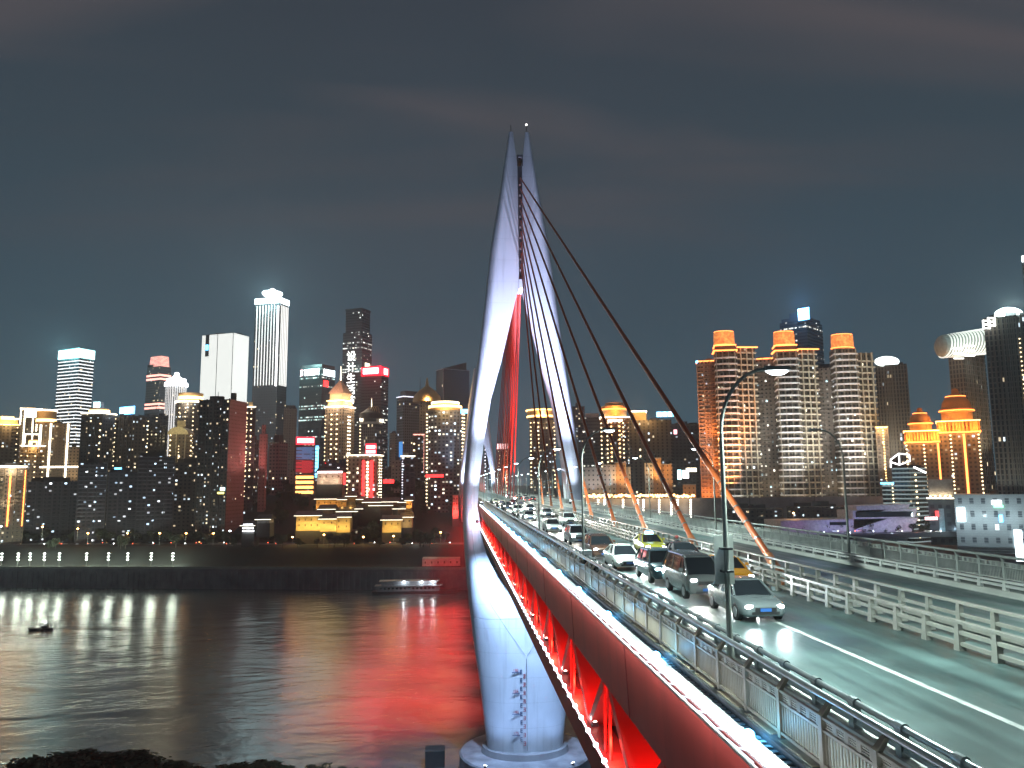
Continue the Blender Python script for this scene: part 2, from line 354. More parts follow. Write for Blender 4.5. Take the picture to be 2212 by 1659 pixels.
# round pile cap
cp = empty('pile_cap', (XC, P1, WZ), 'round concrete pile cap under the near bridge pylon', 'pile cap')
g = MB(); g.lathe((XC, P1, 0), [(16.6, -76), (16.6, -67.4), (16.2, -67.0), (0.2, -66.8)], 48, 1, 1.0); g.build('cap', pm('wet_concrete', (.30, .30, .33), .5, noise=.5, nscale=.25), cp, smooth=True)
g = MB(); g.lathe((XC, P1, 0), [(11.2, -67), (10.7, -65.6), (.3, -65.5)], 40, 1, .8); g.build('plinth', conc, cp, smooth=True)
# water gauge written on the pylon
def glyph(txt, size, X, Y, z, mat, parent, name, mirror=False):
    c = bpy.data.curves.new(name, 'FONT'); c.body = txt; c.size = size; c.extrude = .02; c.align_x = 'CENTER'
    o = bpy.data.objects.new(name, c); COL.objects.link(o); bpy.context.view_layer.update()
    me = bpy.data.meshes.new_from_object(o.evaluated_get(bpy.context.evaluated_depsgraph_get())); bpy.data.objects.remove(o); bpy.data.curves.remove(c)
    me.materials.clear(); me.materials.append(mat)
    if mirror:
        for v in me.vertices: v.co.x = -v.co.x
        me.flip_normals()
    ob = bpy.data.objects.new(name, me); COL.objects.link(ob); off = OFF.get(parent.name, Vector()) if parent else Vector()
    ob.location = Vector((X, Y, z))-off; ob.rotation_euler = (pi/2, 0, 0)
    if parent: ob.parent = parent; OFF[ob.name] = Vector((X, Y, z))
    return ob
navy = pm('navy_paint', (.02, .06, .16), .5, noise=.1); redp = pm('red_paint', (.45, .07, .09), .5, noise=.1)
def front_y(z, x):
    h = [p for p in leg_half(z, True) if p[1] <= 0]
    for (a, ya), (b2, yb) in zip(h, h[1:]):
        if a <= abs(x) <= b2: return P1+ya+(yb-ya)*(abs(x)-a)/max(1e-6, b2-a)
    return P1-6
for k in range(9):
    z = -46.9-2*k
    glyph('E', 1.45, XC-1.35, front_y(z, -1.35)-.10, z, navy, py1, 'gauge_letter')
    glyph('E', 1.45, XC-.55, front_y(z-1, -.55)-.10, z-1, redp, py1, 'gauge_letter', True)
for t, z in (('190', -46.4), ('185', -51.4), ('180', -56.4), ('175', -61.4)):
    glyph(t, .9, XC-2.7, front_y(z, -2.7)-.22, z+.12, redp, py1, 'gauge_number')
    g = MB(); g.box(XC-3.6, XC-1.7, front_y(z, -2.7)-.30, front_y(z, -2.7)-.14, z-.12, z); g.build('gauge_line', navy, py1)
g = MB(); g.box(XC-.035, XC+.035, P1-interp(-43, DPT)-.34, P1-interp(-43, DPT)-.2, -65, -43.2); g.build('seam', dksteel, py1)

# ------------------------------------------------------------------ bridge deck
Y0, Y1 = -12.0, 690.0
RX, FX, GX = 6.72, 28.6, 8.36          # near railing, far railing, near guard rail
RZ = -5.42                             # carriageway
redin = pm('red_truss_paint', (.55, .05, .035), .5, noise=.15, nscale=.5)
orange = pm('orange_cable_sheath', (.55, .11, .025), .42, noise=.15, nscale=.4)
railp = pm('grey_rail_paint', (.33, .27, .19), .45, noise=.2, nscale=1.5)
cream = pm('cream_barrier_paint', (.19, .185, .165), .5, noise=.2, nscale=1.2)
steelg = pm('brushed_rail_steel', (.28, .31, .32), .28, .7, noise=.2, nscale=2)
g = MB(); g.box(5.95, 16.6, Y0, Y1, -6.1, RZ); g.box(16.6, 18.6, Y0, Y1, -6.1, -5.5); g.box(18.6, 29.2, Y0, Y1, -6.1, RZ)
deckm = pm('deck_asphalt', (.064, .100, .100), .42, noise=.35, nscale=.5, bump=.15)
def road_wear(m):
    nt = m.node_tree; N, L = nt.nodes, nt.links; b = N['Principled BSDF']; src = b.inputs['Base Color'].links[0].from_socket
    tc_ = N.new('ShaderNodeTexCoord'); mp_ = N.new('ShaderNodeMapping'); mp_.inputs['Scale'].default_value = (1.6, .02, 1); L.new(tc_.outputs['Object'], mp_.inputs[0]); n = N.new('ShaderNodeTexNoise'); n.inputs['Scale'].default_value = 1; n.inputs['Detail'].default_value = 7; L.new(mp_.outputs[0], n.inputs['Vector'])
    n2 = N.new('ShaderNodeTexNoise'); n2.inputs['Scale'].default_value = .22; n2.inputs['Detail'].default_value = 8; n2.inputs['Roughness'].default_value = .7; L.new(tc_.outputs['Object'], n2.inputs['Vector'])
    a = N.new('ShaderNodeMath'); a.operation = 'ADD'; L.new(n.outputs['Fac'], a.inputs[0]); L.new(n2.outputs['Fac'], a.inputs[1])
    r = N.new('ShaderNodeMapRange'); r.inputs[1].default_value = .8; r.inputs[2].default_value = 1.2; L.new(a.outputs[0], r.inputs[0])
    mx_ = N.new('ShaderNodeMix'); mx_.data_type = 'RGBA'; mx_.blend_type = 'MULTIPLY'; mx_.inputs[0].default_value = 1; L.new(src, mx_.inputs[6])
    c = N.new('ShaderNodeMix'); c.data_type = 'RGBA'; c.inputs[6].default_value = (.45, .46, .47, 1); c.inputs[7].default_value = (1.25, 1.25, 1.22, 1); L.new(r.outputs[0], c.inputs[0]); L.new(c.outputs[2], mx_.inputs[7]); L.new(mx_.outputs[2], b.inputs['Base Color'])
    rr = N.new('ShaderNodeMapRange'); rr.inputs[1].default_value = .8; rr.inputs[2].default_value = 1.2; rr.inputs[3].default_value = .30; rr.inputs[4].default_value = .55; L.new(a.outputs[0], rr.inputs[0]); L.new(rr.outputs[0], b.inputs['Roughness'])
road_wear(deckm)
dk = g.build('bridge_road', deckm); tag(dk, kind='structure')
wh = pm('white_road_paint', (.36, .37, .36), .6, noise=.35, nscale=3)
g = MB()
for X, wd in ((12.3, .2), (22.3, .15), (8.95, .12), (25.3, .12)):
    if X == 22.3:
        for k in range(60): g.box(X, X+wd, k*8, k*8+4, RZ, RZ+.004)
    else: g.box(X, X+wd, Y0, Y1, RZ, RZ+.004)
tag(g.build('lane_marking', wh), kind='structure')
g = MB()
for k in range(12): g.box(8.6, 25.4, 14+k*58, 14.25+k*58, RZ, RZ+.006)
tag(g.build('road_expansion_joint', pm('joint_steel', (.03, .03, .03), .5)), kind='structure')
g = MB(); g.box(6.45, 8.2, Y0, Y1, RZ, RZ+.16); tag(g.build('near_walkway_pavement', pm('walkway_tiles', (.10, .115, .13), .5, noise=.4, nscale=1.2)), kind='structure')
g = MB(); g.box(25.7, 28.4, Y0, Y1, RZ, RZ+.16); tag(g.build('far_walkway_pavement', pm('far_walkway_tiles', (.17, .19, .18), .6, noise=.3, nscale=.6)), kind='structure')
g = MB(); g.box(25.45, 25.7, Y0, Y1, RZ, RZ+.24); g.box(8.2, 8.55, Y0, Y1, RZ, RZ+.28); tag(g.build('bridge_kerb', pm('pale_kerb_stone', (.5, .5, .47), .6, noise=.25, nscale=.4)), kind='structure')

tg = empty('bridge_truss', (17, 200, -12), 'red steel truss carrying the bridge deck, lit from inside by red lamps', 'bridge truss')
g = MB(); g.loft([[(5.9, Y, -5.5), (6.35, Y, -5.5), (6.75, Y, -8.2), (6.05, Y, -8.2)] for Y in (Y0, Y1)])
g.loft([[(29.0, Y, -5.5), (29.4, Y, -5.5), (29.2, Y, -8.2), (28.6, Y, -8.2)] for Y in (Y0, Y1)])
g.build('top_girder', redst, tg)
g = MB()
for k in range(46):
    Y = 2+k*13.0; g.hexa([(6.02, Y, -8.15), (6.1, Y, -8.15), (6.1, Y+.03, -8.15), (6.02, Y+.03, -8.15)], [(5.88, Y, -5.6), (5.96, Y, -5.6), (5.96, Y+.03, -5.6), (5.88, Y+.03, -5.6)])
g.build('girder_seam', pm('dark_red_seam', (.18, .03, .028), .5), tg)['kind'] = 'stuff'
g = MB(); g.box(5.95, 7.15, Y0, Y1, -12.5, -11.3); g.box(28.0, 29.2, Y0, Y1, -12.5, -11.3); g.build('bottom_chord', redst, tg)
g = MB(); g.box(7.15, 28.0, Y0, Y1, -12.0, -11.6); g.build('lower_deck', pm('lower_deck_floor', (.08, .06, .06), .7), tg)
g = MB()
for X in (9.5, 11, 15, 16.5, 20, 21.5): g.box(X-.08, X+.08, Y0, Y1, -11.6, -11.4)
g.build('track_rail', dksteel, tg)
for k in range(64):
    Y = -1.5+k*10.0
    if Y > P1+330: break
    g = MB(); g.beam((6.95, Y, -11.3), (6.95, Y+5.0, -8.2), 1.35, .45); g.beam((6.95, Y+5.4, -8.2), (6.95, Y+9.8, -11.3), 1.35, .45); g.build('diagonal', redin, tg)
    g = MB(); g.box(7.55, 7.62, Y+.8, Y+8.8, -10.9, -8.25); g.build('side_screen', redin, tg)
    if Y < 260:
        g = MB(); g.tube((6.3, Y+4.6, -8.2), (6.3, Y+4.6, -11.3), .07); g.tube((6.3, Y+5.7, -8.2), (6.3, Y+5.7, -11.3), .07); g.build('hanger', redin, tg)
        g = MB(); g.box(7.3, 28, Y+4.8, Y+5.2, -8.0, -7.2); g.build('cross_beam', redin, tg)
redlamp = em('red_lamp_glow', (1, .12, .08), 14)
hot = em('red_floodlight_lens', (1, .45, .38), 22)
for k in range(52):
    Y = -1.5+k*10.0
    lr = empty('red_floodlight', (6.8, Y, -11.3), 'small red floodlight inside the truss, %s panel from the camera' % ORD[min(k, 47)] if k < 40 else 'small red floodlight inside the truss beyond the near pylon, %s past the fortieth' % ORD[k-40], 'floodlight', 'red floodlights in the truss')
    g = MB(); g.box(6.3, 6.6, Y-.95, Y-.65, -11.3, -11.1); g.build('housing', dksteel, lr)
    g = MB(); g.ball((6.45, Y-.8, -10.95), .2); g.build('lens', hot, lr)
    if Y < 190: light('POINT', (6.35, Y+4.3, -10.6), (1, .035, .02), 700 if Y < 120 else 1800, lr, size=.25)
    if Y < 330 and abs(Y-P1) > 13: light('POINT', (7.3, Y-1.2, -10.3), (1, .035, .02), 1300 if Y < 120 else 3200, lr, size=.25)
# bottom chord and deck edge light strips
ledw = em('cool_led', (.80, .90, 1.0), 13, True); ledp = em('violet_white_led', (.86, .86, 1.0), 7)
ls = empty('deck_light_strip', (6, 100, -5.4), 'bright blue white string of deck edge lamps on top of the red girder', 'light strip')
g = MB()
for k in range(330):
    Y = 6+k*.26; g.ball((5.83, Y, -5.27), .075, 6)
g.build('led_dot', ledw, ls)['kind'] = 'stuff'
g = MB(); g.box(5.76, 5.90, 88, P1-6, -5.34, -5.2); g.build('led_tube', ledw, ls)
g = MB(); g.box(5.92, 6.2, Y0, P1-6, -5.5, -5.3); g.build('channel', pm('pale_channel', (.6, .6, .62), .4, .3), ls)
al = bpy.data.lights.new('edge_wash', 'AREA'); al.shape = 'RECTANGLE'; al.size = 200; al.size_y = .12; al.energy = 1000; al.color = (1, .92, .9)
ao = bpy.data.objects.new('edge_wash', al); COL.objects.link(ao); ao.location = Vector((5.45, 104, -5.55))-Vector((6, 100, -5.4)); ao.rotation_euler = Vector((.75, 0, -1.5)).to_track_quat('-Z', 'Y').to_euler(); ao.parent = ls
blue = em('cyan_led', (.18, .62, 1.0), 10, True)
for k in range(20):
    Y = 9+k*7.6
    g = MB(); g.ball((6.08, Y, -5.27), .14); b = g.build('blue_lamp', blue, ls)
    light('POINT', (6.25, Y, -5.0), (.12, .55, 1), 30 if Y < 60 else 60, ls, size=.1)
pr = empty('edge_pipe_rail', (5.7, 100, -5.5), 'white service pipe on brackets along the outer edge of the red girder', 'pipe')
wpipe = pm('white_pipe_paint', (.75, .75, .75), .35, noise=.1)
g = MB(); g.tube((5.62, Y0, -5.38), (5.62, P1-6, -5.38), .045); g.build('pipe', wpipe, pr)
g = MB()
for k in range(100): Y = 6+k*1.3; g.beam((5.62, Y, -5.40), (5.95, Y-.1, -5.46), .04, .03)
g.build('bracket', wpipe, pr)['kind'] = 'stuff'
g = MB()
for k in range(220):
    Y = 6+k*.75; z = -5.56+.05*random.random(); g.tube((5.84, Y, z), (5.84, Y+.75, -5.56+.05*random.random()), .03, 5)
g.build('cable', wpipe, pr)
cs = empty('chord_light_strip', (5.9, 100, -11.2), 'white lamp string along the bottom chord of the truss', 'light strip')
g = MB(); g.tube((5.98, 14, -11.24), (5.98, P1-3, -11.24), .035); g.build('led_tube', ledp, cs)
g = MB()
for k in range(96): Y = 15+k*1.98; g.ball((5.98, Y, -11.22), .11, 6)
g.build('lamp', ledw, cs)['kind'] = 'stuff'

# ------------------------------------------------------------------ railings
def rail_panel(X, s, name, mat):
    """one bay of the pedestrian railing; s = side the handrail bracket leans to"""
    r = MB(); z0 = RZ+.16
    r.box(X-.06, X+.06, -.07, .07, z0-.25, z0+.98)                                    # post
    r.hexa([(X-.05, -.09, z0+.98), (X+.05, -.09, z0+.98), (X+.05, .09, z0+.98), (X-.05, .09, z0+.98)], [(X+s*.14-.03, -.06, -4.07), (X+s*.14+.06, -.06, -4.07), (X+s*.14+.06, .06, -4.07), (X+s*.14-.03, .06, -4.07)])
    r.box(X-.04, X+.04, .07, 1.83, z0+.92, z0+.97); r.box(X-.04, X+.04, .07, 1.83, z0+.70, z0+.75); r.box(X-.05, X+.05, .07, 1.83, z0+.08, z0+.14)
    for k in range(15): y = .14+k*.116; r.box(X-.012, X+.012, y, y+.045, z0+.14, z0+.70)
    for k in range(4):
        y = .2+k*.42
        r.box(X-.02, X+.02, y-.13, y+.02, z0+.75, z0+.92)
        for j in range(3): r.box(X-.015, X+.015, y+.02, y+.29, z0+.78+j*.045, z0+.80+j*.045)
    r.box(X-.16, X+.10, .2, 1.7, z0-.14, z0+.02)                                      # kerb block
    return r
near_rail = empty('pedestrian_railing', (RX, 0, RZ), 'grey pedestrian railing along the camera side edge of the bridge deck', 'railing')
far_rail = empty('pedestrian_railing', (FX, 0, RZ), 'pale grey pedestrian railing along the far edge of the bridge deck', 'railing')
for root, X, s, ystart, pale in ((near_rail, RX, 1, 5.0, railp), (far_rail, FX, -1, 30.0, pm('pale_rail_paint', (.42, .44, .42), .45, noise=.2, nscale=1.5))):
    first = rail_panel(X, s, 'panel', pale).build('panel', pale, root); first.location.y = ystart
    for k in range(1, 98):
        c = first.copy(); c.parent = root; COL.objects.link(c); c.location.y = ystart+1.9*k
    yend = ystart+98*1.9
    g = MB(); g.box(X-.04, X+.04, yend, Y1, RZ+.2, RZ+1.1); g.build('far_panel', pale, root)
    g = MB(); g.tube((X+s*.16, Y0, -4.0), (X+s*.16, Y1, -4.0), .075, 10); g.build('handrail', steelg if X < 10 else pale, root, smooth=True)
# gully grating outside the near railing
g = MB()
for k in range(190): Y = 6+k*.31; g.box(6.28, 6.52, Y, Y+.14, RZ-.02, RZ+.03)
gr = empty('gully_grating', (6.4, 30, RZ), 'slotted drain grating strip along the foot of the camera side railing', 'grating'); g.build('slat', pm('pale_grating', (.45, .46, .48), .5), gr)['kind'] = 'stuff'; g = MB(); g.box(6.24, 6.28, 6, 65, RZ-.02, RZ+.03); g.build('frame', dksteel, gr)

def guard(root, X, zt, tubez, mat, step, y0, n, kind):
    r = MB()
    if kind == 'tube':
        r.box(X-.09, X+.09, -.1, .1, RZ+.2, zt-.02); r.tube((X, -.13, zt), (X, .13, zt), .1, 10)
        r.box(X-.05, X+.05, .1, step-.1, zt-.42, zt-.3)
    else:
        r.hexa([(X-.12, -.14, RZ), (X+.12, -.14, RZ), (X+.12, .14, RZ), (X-.12, .14, RZ)], [(X-.07, -.09, zt), (X+.07, -.09, zt), (X+.07, .09, zt), (X-.07, .09, zt)])
        for t in tubez: r.box(X-.06, X+.06, .09, step-.09, t-.06, t+.06)
    f = r.build('post_bay', mat, root); f.location.y = y0
    for k in range(1, n):
        c = f.copy(); c.parent = root; COL.objects.link(c); c.location.y = y0+step*k
    g = MB()
    if kind == 'tube': g.tube((X, Y0, zt), (X, Y1, zt), .07, 10)
    else: g.box(X-.1, X+.1, Y0, Y1, zt-.02, zt+.07)
    g.build('top_rail', mat, root, smooth=(kind == 'tube'))
ng = empty('guard_rail', (GX, 0, RZ), 'dark tubular guard rail between the near walkway and the traffic', 'guard rail'); guard(ng, GX, -4.62, (), steelg, 1.75, 6, 98, 'tube')
mb1 = empty('median_barrier', (16.1, 0, RZ), 'cream three rail barrier beside the oncoming lanes, in front of the cables', 'barrier'); guard(mb1, 16.1, -4.55, (-4.85, -5.2), cream, 1.77, 14, 98, 'rail')
mb2 = empty('median_barrier', (17.35, 0, RZ), 'tall cream barrier running along the foot of the stay cables', 'barrier'); guard(mb2, 17.35, -4.22, (-4.6, -5.0), cream, 1.77, 14, 98, 'rail')
fg = empty('guard_rail', (25.9, 0, RZ), 'low white two rail guard in front of the far walkway', 'guard rail'); guard(fg, 25.9, -4.83, (-5.0,), pm('white_guard_paint', (.6, .6, .58), .45), 1.8, 25, 98, 'rail')

# ------------------------------------------------------------------ stay cables
near_names = ['outermost', 'second', 'third', 'fourth', 'fifth', 'sixth', 'seventh', 'eighth', 'ninth']
blackc = pm('dark_cable_sheath', (.10, .035, .02), .5, noise=.1)
for side in (-1, 1):
    for k in range(9):
        yb = 41.3+14.73*k if side < 0 else 2*P1-(41.3+14.73*k)
        zt = 83.4-3.05*k
        p = Vector((17.6, yb, RZ)); q = Vector((XC+.1, P1+side*3.1, zt))
        lab = ('thick orange stay cable rising towards the pylon, %s counted from the camera' % near_names[k]) if side < 0 else ('red lit stay cable on the river side of the pylon, %s from the pylon outwards' % ORD[8-k])
        r = empty('stay_cable', p, lab, 'cable', 'stay cables on the camera side' if side < 0 else 'red stay cables beyond the pylon')
        d = (q-p); mat = orange if side < 0 else redin
        R = .20 if side < 0 else .17
        for dx in (0,) if side < 0 else (-.55, .55):
            D = Vector((dx, 0, 0))
            g = MB(); g.tube(p+D+d*.015, q+D, R, 10); g.build('sheath', mat, r, smooth=True)
            if side < 0: g = MB(); g.tube(p+D, p+D+d*(2.6/d.length), R*1.35, 10); g.build('anchor_sleeve', pm('cable_sleeve', (.5, .16, .06), .35, .2), r, smooth=True)
        if side < 0:
            g = MB()
            for t in (4.2, 6.0, 7.8, 11): c = p+d*(t/d.length); g.tube(c, c+d*(.14/d.length), R*1.12, 10)
            g.build('clamp_ring', steelg, r)
for k in range(9):
    for side in (-1, 1):
        yb = P2+side*(40+14.7*k)
        if yb > 760: continue
        p = Vector((17.6, yb, RZ)); q = Vector((XC+.1, P2+side*3.1, 59+3.05*k))
        g = MB(); g.tube(p, q, .17, 6); o = g.build('stay_cable', redin); tag(o, 'thin red stay cable of the farther pylon, %s step from its foot, %s side' % (ORD[k], 'near' if side < 0 else 'far'), 'cable', 'stay cables of the farther pylon')
# floodlights of the pylons: fixtures on the deck edge and on the pile cap
fl = em('floodlight_lens', (.85, .92, 1), 30)
def flood(loc, aim, col, P, angle, label, size=.6, group='pylon floodlights', blend=1.0):
    r = empty('floodlight', loc, label, 'floodlight', group); l = Vector(loc); a = (Vector(aim)-l).normalized()
    g = MB(); g.tube(l-a*.5, l, .3, 10, .42); g.build('housing', dksteel, r)
    g = MB(); g.tube(l, l+a*.03, .38, 10); g.build('lens', fl, r)
    light('SPOT', l+a*.1, col, P, r, aim=aim, size=size, angle=angle, blend=blend)
BL = (.36, .56, 1.0); WH = (.72, .82, 1.0)
for s, nm in ((-1, 'camera side'), (1, 'far side')):
    xo = XC+s*14.8
    flood((XC+s*11.2, P1-11, -4.6), (XC+s*12.2, P1-3, 20), WH, 26000, 80, 'floodlight at the foot of the %s pylon leg, aimed steeply up' % nm)
    flood((XC+s*10.0, P1-20, -4.2), (XC+s*6.5, P1-3, 60), (.60, .66, 1), 560000, 66, 'floodlight on the deck aimed high at the upper %s leg' % nm)
    flood((XC+s*10.5, P1-12, -66.4), (XC+s*7.5, P1-4, -34), BL, 5000, 120, 'blue floodlight on the pile cap below the %s leg' % nm)
    flood((XC+s*9.5, P1-19, -12.8), (XC+s*7.5, P1-5, -44), (.42, .64, 1), 125000, 100, 'floodlight under the deck aimed down the %s leg' % nm)
    flood((XC+s*11, P2-14, -4.6), (XC+s*9.5, P2-3, 25), (.6, .7, 1), 160000, 90, 'floodlight at the far pylon below its %s leg' % nm)
for s, nm in ((-1, 'camera side'), (1, 'far side')):
    flood((XC+s*12.2, P1-10.5, -9.2), (XC+s*13.4, P1-4, -9.5), (.6, .74, 1), 2600, 150, 'small floodlight on the deck edge beside the %s pylon leg' % nm, size=.4)
    flood((XC+s*11.6, P1-22, -8.6), (XC+s*12.6, P1-5, -6), (.6, .74, 1), 9000, 90, 'floodlight on the girder aimed level at the %s pylon leg' % nm, size=.4)
    g = MB(); pts = [(XC+s*(interp(z, CRT)+.02), P1-interp(z, DPT)-.02-(.25 if z < -40 else 0), z) for z in [-5-k*1.5 for k in range(26)]]; g.path(pts, .035, 5); g.build('crease_line', dksteel, py1)  # thin dark tube added to draw the crease edge
flood((XC, P1-15.5, -66.4), (XC, P1-5, -38), BL, 5000, 120, 'blue floodlight in front of the near pylon pile cap')
flood((XC-1, P1+8, -4.5), (XC, P1+30, 24), (1, .12, .06), 130000, 75, 'red floodlight behind the pylon aimed along the cables', group='red cable floodlights')
flood((XC+1, P1+40, -4.5), (XC, P1+18, 34), (1, .14, .06), 160000, 75, 'red floodlight on the median aimed back up the cables', group='red cable floodlights')
flood((XC+1, P1+85, -4.5), (XC, P1+50, 22), (1, .28, .08), 90000, 80, 'orange floodlight on the median among the far cables', group='red cable floodlights')
for k in range(6):
    Y = 275+k*38
    flood((6.4, Y, -12.9), (-16, Y-14, WZ), (1, .03, .025), 900000, 58, 'red floodlight under the main span aimed at the river, %s from the pylon' % ORD[k], group='red river floodlights')

# ------------------------------------------------------------------ street lamps on the bridge
polem = pm('grey_pole_paint', (.26, .27, .25), .45, .2, noise=.15)
headm = em('street_lamp_lens', (.80, .92, 1), 16)
def lamp_post(X, Y, s, z0, lit, label, group, H=8.7, reach=1.5, col=(.78, 1, .93), P=2600):
    r = empty('street_lamp', (X, Y, z0), label, 'street lamp', group)
    g = MB(); g.tube((X, Y, z0), (X, Y, z0+.5), .13, 10, .10); g.tube((X, Y, z0+.5), (X, Y, z0+H-2.0), .088, 10, .06); g.build('pole', polem, r, smooth=True)
    pts = [(X+s*reach*(1-cos(a)), Y, z0+H-2.0+2.0*sin(a)) for a in [i*pi/2/8 for i in range(9)]]
    g = MB(); g.path(pts, .055, 8); g.build('arm', polem, r, smooth=True)
    hx = X+s*(reach+.35)
    g = MB(); g.hexa([(hx-.42, Y-.16, z0+H-.05), (hx+.42, Y-.13, z0+H-.02), (hx+.42, Y+.13, z0+H-.02), (hx-.42, Y+.16, z0+H-.05)], [(hx-.38, Y-.1, z0+H+.1), (hx+.38, Y-.08, z0+H+.1), (hx+.38, Y+.08, z0+H+.1), (hx-.38, Y+.1, z0+H+.1)]); g.build('lamp_head', polem, r)
    if lit:
        g = MB(); g.lathe((hx, Y, z0+H-.07), [(.02, -.12), (.2, -.09), (.36, 0), (.02, .01)], 12, 1, .5); g.build('lens', headm, r)
        light('SPOT', (hx, Y, z0+H-.25), col, P, r, aim=(hx+s*1.5, Y, z0), size=.25, angle=150, blend=.5)
    return r
for k in range(22):
    Y = 23+26.6*k
    r = lamp_post(8.0, Y, 1, RZ+.16, True, 'curved grey street lamp on the near walkway, %s from the camera' % ORD[k], 'street lamps along the near walkway', P=14000)
    if k == 0:
        g = MB(); z = -2.3
        g.box(7.70, 8.28, Y+.16, Y+.2, z-.72, z+.72); b = g.build('sign_back', pm('white_sign_back', (.8, .84, .78), .5, noise=.2, nscale=2), r)
        g = MB(); g.box(7.84, 8.16, Y-.15, Y+.16, z+.3, z+.36); g.box(7.84, 8.16, Y-.15, Y+.16, z-.36, z-.3); g.build('bracket', dksteel, b)
    if k == 1:
        g = MB(); g.box(8.0, 8.5, Y-.25, Y+.2, RZ+.3, RZ+1.2); g.build('control_box', pm('pale_cabinet', (.5, .52, .52), .5), r)
lamp_post(8.0, -3.6, 1, RZ+.16, True, 'curved grey street lamp on the near walkway standing level with the camera', 'street lamps along the near walkway', P=7000)
lamp_post(26.15, 24.1, -1, RZ+.16, True, 'curved grey street lamp on the far walkway just outside the picture', 'street lamps along the far walkway', P=6500)
for k in range(21):
    Y = 51.0+26.9*k
    lamp_post(26.15, Y, -1, RZ+.16, k > 0, 'curved grey street lamp on the far walkway, %s from the camera' % ORD[k], 'street lamps along the far walkway', P=6500)

# ------------------------------------------------------------------ cars
tyre = pm('tyre_rubber', (.015, .015, .016), .8); rimm = pm('alloy_rim', (.4, .4, .42), .35, .8); glassm = pm('dark_car_glass', (.012, .016, .02), .06, noise=.1, coat=.6)
plate = pm('blue_plate', (.03, .12, .4), .5); blk = pm('black_plastic', (.02, .02, .022), .5)
hl = em('headlight_glow', (.9, .97, 1), 26); hlc = em('teal_headlight_glow', (.6, .95, 1), 26); tl = em('tail_light_glow', (1, .05, .03), 5)
SED = dict(L=4.6, st=[(0, .62, .30, .60), (.08, .78, .24, .70), (.35, .86, .22, .78), (1.2, .90, .20, .90), (1.6, .905, .20, .92), (3.4, .905, .20, .95), (4.1, .88, .22, .97), (4.5, .80, .28, .92), (4.6, .70, .34, .80)],
           gh=[(1.15, .80, .90, .78), (1.95, .80, 1.40, .60), (2.4, .81, 1.45, .60), (3.1, .81, 1.42, .60), (4.0, .78, .98, .70)], wy=(.85, 3.7), R=.32)
SUV = dict(L=4.6, st=[(0, .66, .36, .78), (.08, .82, .30, .90), (.3, .89, .28, .98), (1.1, .92, .26, 1.06), (1.6, .925, .26, 1.08), (3.6, .925, .26, 1.10), (4.4, .90, .28, 1.10), (4.55, .86, .34, 1.08), (4.6, .80, .4, 1.0)],
           gh=[(1.05, .82, 1.06, .78), (1.8, .82, 1.62, .64), (2.3, .83, 1.68, .64), (4.0, .82, 1.64, .64), (4.5, .80, 1.10, .70)], wy=(.88, 3.75), R=.36)
VAN = dict(L=4.7, st=[(0, .70, .36, .80), (.06, .82, .30, 1.0), (.3, .86, .28, 1.12), (.7, .875, .26, 1.18), (1.6, .88, .26, 1.2), (4.3, .88, .26, 1.2), (4.65, .86, .3, 1.2), (4.7, .80, .4, 1.15)],
           gh=[(.42, .80, 1.14, .78), (1.25, .82, 1.86, .68), (1.7, .83, 1.95, .66), (4.2, .83, 1.95, .66), (4.66, .82, 1.20, .76)], wy=(.85, 3.65), R=.34)
